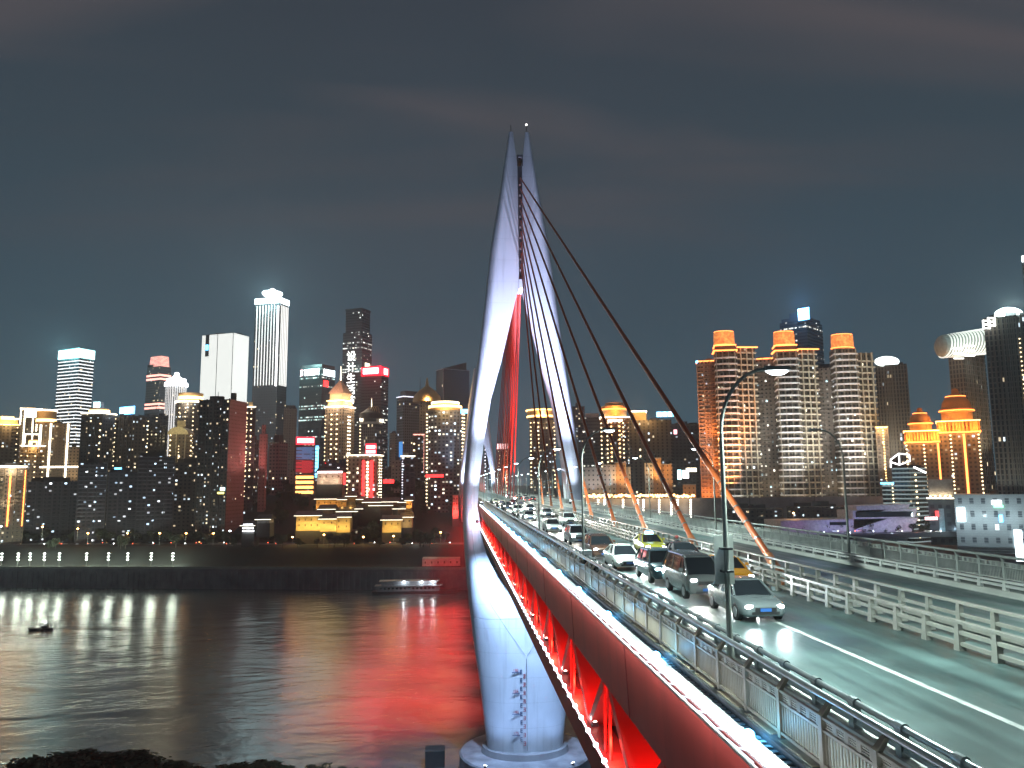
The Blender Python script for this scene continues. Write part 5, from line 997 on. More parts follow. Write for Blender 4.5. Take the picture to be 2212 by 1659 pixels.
for k, (x0, x1, y0, m_, P, c) in enumerate(((1258, 1302, 1012, wf, 5000, (.9, .9, 1)), (1302, 1330, 1006, wf, 4000, (.9, .9, 1)), (1325, 1352, 1000, of_, 14000, (1, .5, .15)), (1346, 1362, 1011, wf, 3000, WARM), (1392, 1410, 1002, wf, 3000, WARM), (1405, 1428, 991, of_, 16000, (1, .5, .15)), (1428, 1452, 1004, of_, 5000, (1, .6, .3)), (1475, 1503, 1048, of_, 6000, (1, .55, .2)))):
    t = tower(['pale riverfront house beside the pylon leg', 'pale riverfront house with an orange neighbour', 'orange lit riverfront house with a flat top', 'narrow grey riverfront house', 'grey riverfront house left of the tallest orange one', 'tallest orange lit riverfront house behind a street lamp', 'brown orange riverfront house with external stairs', 'low ochre riverfront hall left of the residential towers'][k], (x0, None, x1), y0, 610+k*2, m_, name='riverfront_house'); up(t, 'l', .5, P, c, t.zt-16, 12, aimz=t.zt-4); block(t, 1.03, .8, wf, 'coping')
# riverside promenade on the right: amber lamp garlands over the flood wall
vl = empty('lamp_garland', at(1400, 1072, 600), 'long garland of amber lamps along the right riverfront', 'lamp garland')
g = MB(); rg = random.Random(3)
for x in range(1258, 1500, 3): p = at(x+rg.random()*2, 1071+rg.uniform(-2.5, 2.5), 598); g.ball(p, rg.uniform(.5, 1.15), 6)
g.build('bulb', em('orange_bulb', (1, .6, .25), 5), vl)['kind'] = 'stuff'
g = MB(); a = at(1256, 1074, 600); b2 = at(1498, 1074, 600); g.box(a.x, b2.x, 600, 601, a.z-.4, a.z+.3); g.build('rail', goldw, vl)
for k in range(7): light('POINT', at(1270+k*35, 1076, 594), (1, .62, .25), 2600, vl, size=1)
for k, x in enumerate((1292, 1306, 1378, 1390, 1450, 1464, 1492, 1346, 1424)):
    r = empty('lamp_column', at(x, 1110, 597), 'column of round white lamps hanging on the right flood wall, %s from the pylon' % ORD[[1292, 1306, 1346, 1378, 1390, 1424, 1450, 1464, 1492].index(x)], 'lamp column', 'lamp columns on the right flood wall')
    g = MB()
    for q in range(8): g.ball(at(x, 1080+q*5.2, 597), .8, 8)
    g.build('bulb', em('white_bulb', (1, .92, .8), 5), r); g = MB(); g.box(at(x, 1100, 598).x-.25, at(x, 1100, 598).x+.25, 598, 598.4, at(x, 1122, 598).z, at(x, 1076, 598).z); g.build('post', dksteel, r)
rw = tag((lambda g: (g.box(at(1256, 1100, 602).x, at(2400, 1100, 602).x, 602, 604, -72, at(1400, 1077, 602).z), g.build('flood_wall', conc))[1])(MB()), 'dark flood wall under the amber lamp garland on the right bank', 'wall')
# --- residential balcony towers
bal = pm('pale_balcony', (.80, .80, .80), .6, noise=.1); Fb = fd('balcony_back', (.17, .15, .11), (.05, .05, .045), lit=.05, floor=3.75, bay=3.2, ww=.55, wh=.5, s=1.8, col=(1, .9, .65), col2=(.8, .95, 1)); Fo = fd('orange_flats', (.42, .30, .22), (.10, .06, .04), lit=.05, floor=3.6, bay=3.0, ww=.5, wh=.5, s=1.6)
Fm = fd('brown_flats', (.27, .23, .19), (.04, .04, .04), lit=.15, floor=3.6, bay=3.4, ww=.4, wh=.45, s=2.2, col=(1, .95, .85), col2=(.6, .9, 1))
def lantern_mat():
    m = pm('glowing_lantern', (.90, .25, .065), .6, noise=.6, nscale=.45); b = m.node_tree.nodes['Principled BSDF']; m.node_tree.links.new(b.inputs['Base Color'].links[0].from_socket, b.inputs['Emission Color']); b.inputs['Emission Strength'].default_value = 1.25; m.cycles.emission_sampling = 'NONE'; return m  # crown's glow put into its patchy orange colour as emission
def balcony_tower(label, x0, x1, xm, y0, y1, d, crown, lamp=WARM, P=60000):
    t = tower(label, (x0, None, xm), y0, d, Fb, a=-14, dep=16, name='residential_tower'); zt = t.zt; 
    g = MB(); z = t.zb+18; dv = (t.C-t.L); nn = Vector((dv.y, -dv.x, 0)).normalized()
    n_ = [t.L+dv*(q/10)+nn*(.9+2.6*sin(pi*q/10)**.7)+dv*(.03*(q-5)/5) for q in range(11)]+[t.R_, t.B]
    while z < zt-3: g.loft([[(p.x, p.y, z) for p in n_], [(p.x, p.y, z+1.25) for p in n_]]); z += 5.3
    g.build('balcony_band', bal, t.root)['kind'] = 'stuff'; g = MB()
    for q in (.06, .36, .64, .94): p = t.L+dv*q+nn*1.6; g.box(p.x-.35, p.x+.35, p.y-.2, p.y+1.5, t.zb, zt)
    g.build('pier_column', pm('pale_pier', (.36, .33, .27), .7), t.root)
    # lower wing to the right of the shaft
    C = at(xm, y1, d+2); R = at(x1, y1, d+2); g = MB(); ft = [(C.x+.2, C.y), (R.x, C.y+2), (R.x+2, C.y+18), (C.x+.2, C.y+18)]; g.prism(ft, t.zb, C.z); w_ = g.build('wing', Fb, t.root)
    g = MB(); z = t.zb+18
    while z < C.z-3:
        n = [(C.x+.2, C.y-1.2), (C.x+(R.x-C.x)*.5, C.y-2.0), (R.x+.6, C.y+.4), (R.x+3, C.y+18), (C.x+.2, C.y+18)]; g.loft([[(x, y, z) for x, y in n], [(x, y, z+1.15) for x, y in n]]); z += 5.3
    o = g.build('balcony_band', pm('warm_balcony', (.58, .54, .42), .6), t.root); o['kind'] = 'stuff'
    g = MB()
    for q in (.2, .5, .8): g.box(C.x+(R.x-C.x)*q-.3, C.x+(R.x-C.x)*q+.3, C.y-2.2, C.y-.5, t.zb, C.z); 
    g.build('column', pm('warm_balcony', (.58, .54, .42), .6), t.root)
    # stepped crown: lit cornices and a tall glowing lantern
    w2 = (t.R_-t.L).length/2 if False else (t.C-t.L).length/2; cx, cy = t.cx, t.cy
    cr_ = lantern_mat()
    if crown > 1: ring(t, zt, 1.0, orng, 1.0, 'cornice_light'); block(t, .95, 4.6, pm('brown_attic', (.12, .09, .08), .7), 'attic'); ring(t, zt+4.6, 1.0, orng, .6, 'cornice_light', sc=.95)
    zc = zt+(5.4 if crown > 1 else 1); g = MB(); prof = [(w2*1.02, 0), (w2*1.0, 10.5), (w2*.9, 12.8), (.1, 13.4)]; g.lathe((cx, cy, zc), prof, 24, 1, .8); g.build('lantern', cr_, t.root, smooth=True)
    g = MB(); g.lathe((cx, cy, zc), [(w2*1.05, .2), (w2*1.05, .9), (.1, .9)], 24, 1, .8); g.lathe((cx, cy, zc), [(w2*.95, 12.2), (w2*.95, 12.7), (.1, 12.7)], 24, 1, .8); g.build('lantern_light', orng, t.root)
    light('POINT', (cx, cy-w2-10, zc+9), (1, .5, .22), 5000, t.root, size=1.5)
    if crown > 1: g = MB(); g.box(C.x, R.x+1, C.y-2.4, C.y-1.6, C.z, C.z+1.0); g.build('cornice_light', orng, t.root)
    for q in range(3): light('SPOT', (cx+(q-.6)*w2*1.6, d-46, t.zb+40), lamp, P, t.root, aim=(cx+(q-.6)*w2, d, zt-60+q*25), size=2, angle=95, blend=.9)
    return t
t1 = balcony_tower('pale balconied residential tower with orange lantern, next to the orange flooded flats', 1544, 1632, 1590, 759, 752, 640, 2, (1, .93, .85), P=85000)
for s_ in range(4): light('SPOT', (t1.cx-6+s_*4, 622, -10+s_*10), ORG, 150000, t1.root, aim=(t1.cx-3+s_*3, 640, 22+s_*17), size=1.2, angle=66, blend=.9)
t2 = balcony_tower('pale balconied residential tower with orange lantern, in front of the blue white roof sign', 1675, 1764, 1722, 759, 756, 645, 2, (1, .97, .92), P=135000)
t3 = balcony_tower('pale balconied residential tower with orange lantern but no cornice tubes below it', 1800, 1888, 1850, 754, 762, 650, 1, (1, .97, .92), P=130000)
t = tower('slim flats flooded in orange light at the left end of the residential row', (1505, None, 1546), 782, 655, Fo); slabs(t, t.zb+20, t.zt-3, 3.6, .5, pm('orange_balcony', (.5, .34, .24), .7), .5); ring(t, t.zt, .9, orng, .7); g = MB(); p = fp(t, 'l', 0, t.zt, .6); g.ball(p, 1.2); g.build('corner_lamp', blues, t.root)
for k in range(3): up(t, 'l', .3+.25*k, 70000, ORG, t.zb+24+k*26, 15, aimz=t.zb+70+k*36)
t = tower('dark brown flats between the first two residential towers', (1630, None, 1680), 777, 668, Fm); ring(t, t.zt, .9, orng, .7); slabs(t, t.zb+20, t.zt-3, 3.6, .35, pm('brown_balcony', (.3, .26, .21), .7), .4); up(t, 'l', .5, 14000, WARM, t.zb+30, 22)
t = tower('dark brown flats between the middle and right residential towers', (1762, None, 1806), 796, 670, Fm); block(t, .4, 4, darkroof); slabs(t, t.zb+20, t.zt-3, 3.6, .35, pm('brown_balcony', (.3, .26, .21), .7), .4); up(t, 'l', .5, 14000, WARM, t.zb+30, 22)
t = tower('dark skyscraper with a blazing blue white roof sign', (1684, 1742, 1776), 690, 900, F_slate, a=48); zt = t.zt; block(t, .9, 5, dksteel, 'roof_screen'); panel(t, 'l', .74, 1.12, zt, zt+13.5, em('ice_sign', (.75, .92, 1), 6), 'roof_sign', 2); panel(t, 'l', .72, 1.14, zt-.8, zt+14.3, em('blue_sign_rim', (.12, .5, 1), 3), 'sign_rim', 1.2); glow(t, zt+10, (.15, .5, 1), 130000, 12, 'l', .95, zoff=10); block(t, .3, 13, dksteel, 'roof_frame', dx=-6)  # the glow light is added for the blue halo round the sign
g = MB(); a = at(1560, 1086, 636); b2 = at(1905, 1086, 640); g.box(a.x, b2.x, 634, 690, -46, a.z-1.2); pd_ = g.build('podium', pm('podium_stone', (.3, .28, .26), .8)); tag(pd_, 'long low podium under the residential towers', 'podium')
for k, (x0, x1) in enumerate(((1556, 1625), (1640, 1668), (1682, 1768), (1800, 1890))): panel2(x0, x1, 1082, 1086, 630, [whites, warm, warm, whites][k], 'lit canopy edge at the foot of the residential towers, %s from the cables' % ORD[k], 'canopy_light', 'light'); light('POINT', at((x0+x1)/2, 1089, 626), WARM, 3500, None, size=1)
# --- towers at the right
def oval_tower(label, x0, x1, y0, d, lx, ly, lw, lh, white, lean=0):
    t = tower(label, (x0, None, x1), y0, d, fd('brown_glass_ribs', (.17, .15, .12), (.03, .03, .03), lit=.025, floor=3.8, bay=2.6, ww=.55, wh=.75, s=1.5, rough=.4), a=30, dep=26, top=.97)
    p = at(lx, ly, d-3); Rx = lw*K/F*d/2; Rz = lh*K/F*d/2
    g = MB(); n = 32; fr = [(p.x+Rx*cos(2*pi*k/n), d-4-.5*Rx*0, p.z+Rz*sin(2*pi*k/n)) for k in range(n)]; bk = [(x, y+2.2, z) for x, y, z in fr]; g.loft([fr, bk]); g.build('oval_lantern', white, t.root)
    return t
t = oval_tower('brown glass tower with a white glowing oval on top and a bulb line', 1888, 1960, 790, 720, 1916, 781, 56, 24, em('oval_white', (.9, 1, .96), 2.6)); g = MB()
for k in range(46): g.ball(at(1921+k*.30, 796+k*4.7, 716), .75, 6)
g.build('bulb_string', bulb, t.root)['kind'] = 'stuff'; up(t, 'l', .4, 60000, (1, .9, .7), t.zt-90, 30)
for f in range(9): pass
vline(t, 'l', [.1*k for k in range(1, 10)], t.zb, t.zt-1, pm('brown_rib', (.2, .18, .15), .5), .7, 'rib', .3)
t = oval_tower('huge dark glass tower with a blazing white oval roof at the right edge', 2122, 2250, 688, 520, 2180, 680, 66, 33, em('oval_white_hot', (.9, 1, .97), 6)); zt = t.zt; light('POINT', at(2180, 652, 512), (.75, 1, .95), 110000, t.root, size=3)  # unseen point light added above the oval for its halo
vline(t, 'l', [.08*k for k in range(1, 12)], t.zb, zt-1, pm('brown_rib', (.2, .18, .15), .5), .6, 'rib', .3); dots(t, 'l', [.60], zt-110, zt-16, 3.2, bulb, .55)
for k, (x, y) in enumerate(((2122, 692), (2133, 686))):
    p = at(x, y, 514); g = MB(); 
    for q in (0, 2.7, 5.4): g.box(p.x, p.x+4.6, 513, 514, p.z-q-.8, p.z-q)
    g.box(p.x-.3, p.x+.4, 513, 514, p.z-6.2, p.z); g.box(p.x+4.3, p.x+5.0, 513, 514, p.z-6.2, p.z); g.build('lit_frame', em('corner_white', (1, 1, .95), 3.5), t.root)
up(t, 'l', .15, 8000, (1, .85, .6), zt-120, 30)
t = tower('brown ribbed tower topped by a coil of white rings', (2046, 2078, 2128), 752, 600, MATS['brown_glass_ribs'], a=58, top=.97); zt = t.zt; up(t, 'r', .4, 60000, (1, .88, .65), zt-90, 26); vline(t, 'r', [.09*k for k in range(1, 11)], t.zb, zt, pm('brown_rib', (.2, .18, .15), .5), .7, 'rib', .3)
g = MB(); a = at(2040, 748, 596); b2 = at(2128, 737, 596)
core = MB(); core.tube(a, b2, 9.6, 24); core.tube(a+Vector((-3, 0, 0)), a, 8.6, 24, 9.6); core.tube(a+Vector((-5.4, 0, 0)), a+Vector((-3, 0, 0)), 5.5, 24, 8.6); core.tube(a+Vector((-6.4, 0, 0)), a+Vector((-5.4, 0, 0)), .4, 24, 5.5); core.build('coil_core', pm('pale_coil', (.42, .45, .42), .6), t.root, smooth=True)
for k in range(15):
    c = a+(b2-a)*(k/14); n = 20; R = 10.0+1.5*k/14
    ring_ = [(c.x+.7*sin(q*2*pi/n)*2.2, c.y+R*cos(q*2*pi/n), c.z+R*.95*sin(q*2*pi/n)) for q in range(n+1)]; g.path(ring_, .42, 4)
g.build('coil_ring', em('coil_white', (.95, 1, .92), 1.1), t.root)
for k, (x, y) in enumerate(((2058, 752), (2082, 746))):
    p = at(x, y, 584); g = MB()
    for q in (0, 4, 8): g.box(p.x, p.x+8, 583, 584, p.z-q-.9, p.z-q)
    g.build('lit_frame', em('corner_white', (1, 1, .95), 3.5), t.root)
def domed(label, x0, x1, y0, d, dome, nb):
    t = tower(label, (x0, None, x1), y0, d, fd('gold_edge_flats', (.14, .11, .09), lit=.06, floor=3.4, bay=3.2, s=2.0), name='domed_tower'); zt = t.zt
    amb = pm('amber_stone', (.52, .24, .08), .8, noise=.2, nscale=.1); block(t, 1.04, 9, amb, 'colonnade'); ring(t, zt, 1.0, orng, .9); ring(t, zt+9, .8, gold, .9); w = (t.C-t.L).length
    g = MB()
    for k in range(12): p = fp(t, 'l', .04+k*.084, zt+1, 1.6); g.tube(p, p+Vector((0, 0, 7.6)), .5, 6)
    g.build('column', amb, t.root)
    s = dome; prof = [(s, 0), (s, s*.7), (s*1.12, s*.75), (s*1.12, s*.95), (s*.98, s*1.0), (s*.9, s*1.45), (s*.6, s*1.9), (s*.25, s*2.1), (s*.22, s*2.4), (.1, s*2.5)]
    drum(t, 0, 0, amb, 'dome', z=zt+9, prof=prof); drum(t, 0, 0, orng, 'dome_light', z=zt+9+s*.78, prof=[(s*1.15, 0), (s*1.15, .8), (.1, .8)]); drum(t, 0, 0, orng, 'dome_light', z=zt+9+s*1.85, prof=[(s*.66, 0), (s*.66, .6), (.1, .6)])
    for q in (-.4, 0, .4): light('POINT', fp(t, 'l', .5+q, zt+3, 7), (1, .42, .10), 12000, t.root, size=1.2)
    light('POINT', (t.cx, t.cy-s-12-w*.4, zt+12), (1, .42, .10), 12000, t.root, size=1)
    dots(t, 'l', nb, zt-74, zt-1, 3.0, bulb, .75); return t
t = domed('lower golden domed tower with lamp strings down its front', 1956, 2028, 957, 600, 8, [.02, .55]); vline(t, 'l', [.97], t.zt-72, t.zt-1, orng, 1.3)
t = domed('taller golden domed tower with glowing orange edges', 2026, 2116, 936, 590, 11, [.30, .97]); vline(t, 'l', [.62], t.zt-86, t.zt-1, orng, 1.6)
t = tower('small gold edged block peeping out beside the right residential tower', (1892, None, 1917), 925, 640, F_warm); ring(t, t.zt, 1.2, gold); dots(t, 'l', [.6], t.zt-50, t.zt, 2.4, gold, .7); glow(t, t.zt, GOLD, 12000, 6, 'l')
Fband = fd('teal_banded', (.05, .09, .09), lit=.03, floor=3.2, bay=3, band=1, bandcol=(.75, .95, .95), bs=.35, bandh=.3, s=1.6)
t = tower('teal banded office block with a white lit hexagon frame on its roof', (1926, 1964, 2001), 1010, 560, Fband, a=62); hx = MB(); wt = em('hex_white', (1, 1, 1), 4)
pts = [at(x, y, 556) for x, y in ((1924, 1010), (1924, 993), (1941, 980), (1964, 982), (1966, 996), (1943, 1004), (1924, 998))]
hx.path(pts, .5, 5); hx.path([at(1942, 981, 556), at(1943, 1002, 556)], .5, 5); hx.path([at(1974, 1009, 556), at(2000, 1021, 556)], .7, 5); hx.build('hexagon_frame', wt, t.root); dots(t, 'r', [.3], t.zb+4, t.zt-4, 4.2, bulb, .8)
t = tower('low teal block with blue roof light left of the hexagon block', (1905, None, 1928), 1046, 565, Fband); ring(t, t.zt, 1.4, blues, .8); dots(t, 'l', [.98], t.zb+4, t.zt, 2.6, bulb, .6)
t = tower('dark glass hall with a row of up lights under its roof', (2004, None, 2064), 1074, 545, fd('dark_hall', (.05, .07, .075), lit=.03, floor=6, bay=5)); ring(t, t.zt-1, .7, warm, .8); dots(t, 'l', [.1, .28, .46, .64, .82], t.zt+.8, t.zt+2, 3, bulb, .7)
for q in (.1, .28, .46, .64, .82): light('POINT', fp(t, 'l', q, t.zt+1.5, 1.5), WARM, 500, t.root, size=.4)
block(t, .9, 13, pm('ribbed_attic', (.3, .27, .22), .7), 'attic'); panel(t, 'l', .35, .55, t.zb+8, t.zt-8, pm('tall_window', (.25, .4, .42), .2), 'tall_window', .3, .2)
t = tower('grey louvred mall with glowing white screens and a green sign', (2060, None, 2232), 1067, 530, fd('louvred_mall', (.30, .33, .34), (.06, .07, .08), lit=.04, floor=9, bay=7, ww=.35, wh=.45, col=(.9, 1, 1)), name='shopping_mall'); zt = t.zt
panel(t, 'l', .02, .13, zt-19, zt-9, em('screen_white', (.8, .95, 1), 4), 'screen'); panel(t, 'l', .72, .82, zt-45, zt-24, em('screen_white', (.8, .95, 1), 4), 'screen'); panel(t, 'l', .48, .60, zt-7, zt-4, whites, 'sign'); panel(t, 'l', .50, .62, zt-9, zt-7.4, green, 'sign'); panel(t, 'l', .555, .60, zt-19, zt-14, blues, 'sign'); slabs(t, zt-40, zt, 1.7, .18, pm('louvre', (.36, .4, .41), .6), .25, 'louvre')
for q in (.1, .4, .75): light('POINT', fp(t, 'l', q, zt-16, 14), (.75, .95, 1), 9000, t.root, size=2)
# ship shaped hall lit violet
r = empty('riverside_hall', at(1840, 1140, 545), 'white ship shaped hall washed in violet and blue light', 'building', CITY)
whl = pm('white_hall', (.6, .6, .62), .6); A_ = lambda x, y: at(x, y, 545)
for nm_, x0, x1, y0, y1, dp in (('hull', 1686, 1975, 1122, 1150, 30), ('upper_deck', 1842, 1978, 1100, 1124, 24), ('bridge_house', 1850, 1962, 1090, 1098, 18)):
    a, b2 = A_(x0, y0), A_(x1, y1); g = MB(); sl = (b2.x-a.x)*.04; g.loft([[(a.x, 545+dp, b2.z-6), (a.x, 545, b2.z-6), (a.x, 545, a.z-1), (a.x, 545+dp, a.z-1)], [(b2.x-sl, 545+dp, b2.z-6), (b2.x-sl, 545+3, b2.z-6), (b2.x+sl, 545, a.z), (b2.x+sl, 545+dp, a.z)]]); g.build(nm_, whl, r)
g = MB(); a, b2 = A_(1848, 1106), A_(1972, 1116); g.box(a.x, b2.x, 544.7, 546, b2.z, a.z); a, b2 = A_(1792, 1128), A_(1830, 1134); g.box(a.x, b2.x, 544.7, 546, b2.z, a.z); g.build('window_strip', glassm, r)
for x, c in ((1720, (.55, .2, .6)), (1790, (.35, .2, 1)), (1850, (.2, .25, 1)), (1910, (.5, .3, 1)), (1960, (.6, .35, .9))): light('POINT', A_(x, 1136)+Vector((0, -12, 0)), c, 1700, r, size=1.5)
panel2(1998, 2024, 1117, 1123, 540, em('pinkish_sign', (1, .62, .62), 6), 'pink white neon sign beside the ship shaped hall'); panel2(2020, 2026, 1104, 1116, 541, redt, 'small red upright sign above the pink neon sign')
t = tower('sliver of a very tall dark tower with lit windows at the right edge', (2205, None, 2270), 552, 600, fd('edge_tower', (.14, .14, .14), lit=.3, floor=3.6, bay=3)); panel(t, 'l', .02, .5, t.zt-6, t.zt-1, whites, 'lit_corner')
for k, (x0, x1, yt) in enumerate(((1560, 1690, 1098), (1700, 1850, 1094))): tower(['low dark hall beside the river right of the outermost cable', 'low dark hall behind the ship shaped hall'][k], (x0, None, x1), yt, 590, F_dark)

# ------------------------------------------------------------------ riverside lamps, cars, boats
sod = em('sodium_lens', (1, .45, .12), 30); lmp = em('white_lens', (.9, .98, 1), 30)
for k, (x, y, c) in enumerate(((2, 1137, 'w'), (92, 1138, 'o'), (168, 1142, 'o'), (190, 1152, 'o'), (345, 1152, 'o'), (402, 1152, 'o'), (275, 1152, 'o'), (461, 1152, 'o'), (497, 1147, 'w'), (632, 1160, 'o'), (700, 1155, 'o'), (785, 1160, 'o'), (850, 1158, 'o'), (905, 1158, 'w'), (952, 1150, 'o'), (1714, 1108, 'o'), (1812, 1145, 'o'), (1878, 1138, 'o'), (2046, 1118, 'o'))):
    d = bank(at(x, y, 560).x)+(36 if x < 1200 else -20); p = at(x, y, d); z0 = p.z-9 if x < 1200 else p.z-7
    order = sorted([2, 92, 168, 190, 345, 402, 275, 461, 497, 632, 700, 785, 850, 905, 952]).index(x) if x < 1200 else 0
    lab = ('%s riverside street lamp across the river, %s from the left' % ('orange' if c == 'o' else 'white', ORD[order])) if x < 1200 else 'orange street lamp on the right riverside, %s from the left' % ORD[[1714, 1812, 1878, 2046].index(x)]
    r = empty('street_lamp', (p.x, p.y, z0), lab, 'street lamp', 'riverside street lamps')
    g = MB(); g.tube((p.x, p.y, z0), p, .18, 6, .1); g.build('pole', polem, r); g = MB(); g.ball(p, .75, 8, .6); g.build('lens', sod if c == 'o' else lmp, r)
    light('POINT', p-Vector((0, 1.2, 0)), (1, .5, .18) if c == 'o' else (.85, .95, 1), 1300, r, size=.5)
gm = em('mast_lens', (.92, 1, .92), 7)
for k, x4 in enumerate((4, 70, 118, 175, 235, 344, 432, 509, 603, 690)):
    x = x4/1.8517; d = bank(at(x, 1220, 570).x)+5; b_ = at(x, 1222, d); b_.z = -57.6
    r = empty('promenade_lamp', b_, 'bright stacked white lamp mast on the flood wall, %s from the left' % ORD[k], 'lamp mast', 'promenade lamp masts')
    g = MB(); g.tube(b_, b_+Vector((0, 0, 11)), .16, 6); g.build('pole', polem, r)
    for q in range(3): g = MB(); g.lathe(b_+Vector((0, 0, 5.6+q*2.2)), [(.05, -.4), (.7, -.3), (.95, .1), (.05, .45)], 10); g.build('lens', gm, r)
    light('POINT', b_+Vector((0, -2.0, 7)), (.85, 1, .82), 1500, r, size=.8); light('POINT', b_+Vector((0, 3.0, 6)), (.85, 1, .82), 9000, r, size=.8)
# cars on the far riverside road: small and complete
def small_car(name_c, m_, X, Y, z, label, lit):
    r = empty('car', (X, Y, z), label, 'car', 'cars on the riverside road')
    g = MB(); g.loft([[(X+x, Y-.9, z+.25), (X+x, Y+.9, z+.25), (X+x, Y+.85, z+h), (X+x, Y-.85, z+h)] for x, h in ((-2.2, .7), (-1.2, .9), (1.0, .9), (2.2, .75))]); g.build('body', m_, r)
    g = MB(); g.loft([[(X-1.5, Y-.8, z+.88), (X+1.2, Y-.8, z+.88), (X+1.2, Y+.8, z+.88), (X-1.5, Y+.8, z+.88)], [(X-1.0, Y-.65, z+1.45), (X+.6, Y-.65, z+1.45), (X+.6, Y+.65, z+1.45), (X-1.0, Y+.65, z+1.45)]]); g.build('cabin', glassm, r)
    g = MB(); s = 1 if lit else -1; g.box(X+2.15*s-.12, X+2.15*s+.12, Y-.95, Y-.3, z+.5, z+.85); g.build('headlight' if lit else 'tail_light', hl if lit else em('far_tail_glow', (1, .12, .05), 14), r)
kc = 0
for k in range(34):
    x = 8+k*29+rg.uniform(-6, 6)
    if not x < 985: continue
    X = at(x, 1172, 585).x; Yc = bank(X)+40+(k % 2)*9; cn, cm_ = cols[rg.randrange(5)]
    small_car(cn, cm_, X, Yc, -43.95, 'small %s car on the riverside road across the water, %s from the left' % (cn, ORD[kc]), k % 3 == 0); kc += 1
for k in range(14):
    x = 1770+k*29+rg.uniform(-7, 7); p = at(x, 1150-.035*max(0, x-1990)+rg.uniform(-3, 3), 540); cn, cm_ = cols[rg.randrange(5)]
    small_car(cn, cm_, p.x, 540, p.z-.5, 'small %s car with glaring lights on the right riverside road, %s from the left' % (cn, ORD[k]), k % 4 < 3)
    light('POINT', p+Vector((0, -4, 1)), (.7, .85, 1) if k % 4 < 3 else (1, .3, .15), 500, None, size=.4)
rt = MB(); a = at(1700, 1156, 536); b2 = at(2300, 1140, 536); rt.hexa([(a.x, 534, a.z-4), (b2.x, 534, b2.z-4), (b2.x, 560, b2.z-4), (a.x, 560, a.z-4)], [(a.x, 534, a.z-.6), (b2.x, 534, b2.z-.6), (b2.x, 560, b2.z-.6), (a.x, 560, a.z-.6)]); tag(rt.build('right_riverside_road', asph), kind='structure')
# moored ferry pontoon and a small boat
r = empty('ferry_pontoon', (-26, 536, WZ), 'long two deck ferry moored at the flood wall with three white cabin lights', 'ferry')
hullm = pm('dark_hull_paint', (.05, .055, .07), .5); cab = pm('grey_cabin_paint', (.32, .33, .36), .6)
Yb = 534; a, b2 = onz(805, 1278, WZ), onz(985, 1279, WZ); x0 = at(805, 1275, Yb).x; x1 = at(985, 1275, Yb).x
g = MB(); g.loft([[(x, Yb-w, WZ-.3), (x, Yb+w, WZ-.3), (x, Yb+w*1.1, WZ+2.0), (x, Yb-w*1.1, WZ+2.0)] for x, w in ((x0, 3), (x0+4, 5), (x1-8, 5), (x1, 2.5))]); g.build('hull', hullm, r)
g = MB(); g.box(x0+3, x1-11, Yb-4.2, Yb+4, WZ+2.0, WZ+5.2); g.box(x0+6, x1-13, Yb-3.8, Yb+3.8, WZ+5.6, WZ+8.2); g.build('cabin', cab, r)
g = MB(); g.box(x0+1.5, x1-9, Yb-5, Yb+5, WZ+5.2, WZ+5.6); g.box(x0+4.5, x1-11, Yb-4.8, Yb+4.8, WZ+8.2, WZ+8.6); g.build('deck_roof', pm('pale_deck', (.4, .4, .42), .6), r)
g = MB()
for k in range(14): X = x0+5+k*(x1-x0-18)/14; g.box(X, X+1.4, Yb-4.26, Yb-4.1, WZ+3.2, WZ+4.4)
g.build('window', glassm, r); g = MB()
for k in range(18): X = x0+3+k*(x1-x0-13)/18; g.tube((X, Yb-4.9, WZ+2), (X, Yb-4.9, WZ+8.4), .07, 5)
g.build('rail_post', cab, r); g = MB(); g.tube((x1-16, Yb, WZ+8.6), (x1-16, Yb, WZ+14), .12, 6); g.build('mast', cab, r)
for x in (873, 911, 935): p = at(x, 1257, Yb-5); g = MB(); g.ball(p, .5); g.build('cabin_light', lmp, r); light('POINT', p-Vector((0, 1, 0)), (.8, .95, 1), 900, r, size=.4)
p = onz(88, 1361, WZ); r = empty('small_boat', p, 'small dark open boat with one white lamp out on the river', 'boat')
g = MB(); g.loft([[(p.x+x, p.y-w, p.z+.1-.1*(abs(x) < 5)), (p.x+x, p.y+w, p.z-.1), (p.x+x, p.y+w*1.2, p.z+h), (p.x+x, p.y-w*1.2, p.z+h)] for x, w, h in ((-6.2, .2, 1.6), (-4.6, 1.0, 1.1), (0, 1.3, .8), (4.2, 1.1, 1.0), (5.8, .35, 1.3))]); g.build('hull', hullm, r)
g = MB(); g.box(p.x+.5, p.x+3.4, p.y-.9, p.y+.9, p.z+1, p.z+2.2); g.build('cabin', hullm, r); g = MB(); g.tube((p.x+2, p.y, p.z+2.2), (p.x+2, p.y, p.z+3.6), .08, 5); g.build('mast', dksteel, r); g = MB(); g.ball((p.x+2, p.y, p.z+3.8), .3); g.build('lamp', lmp, r)

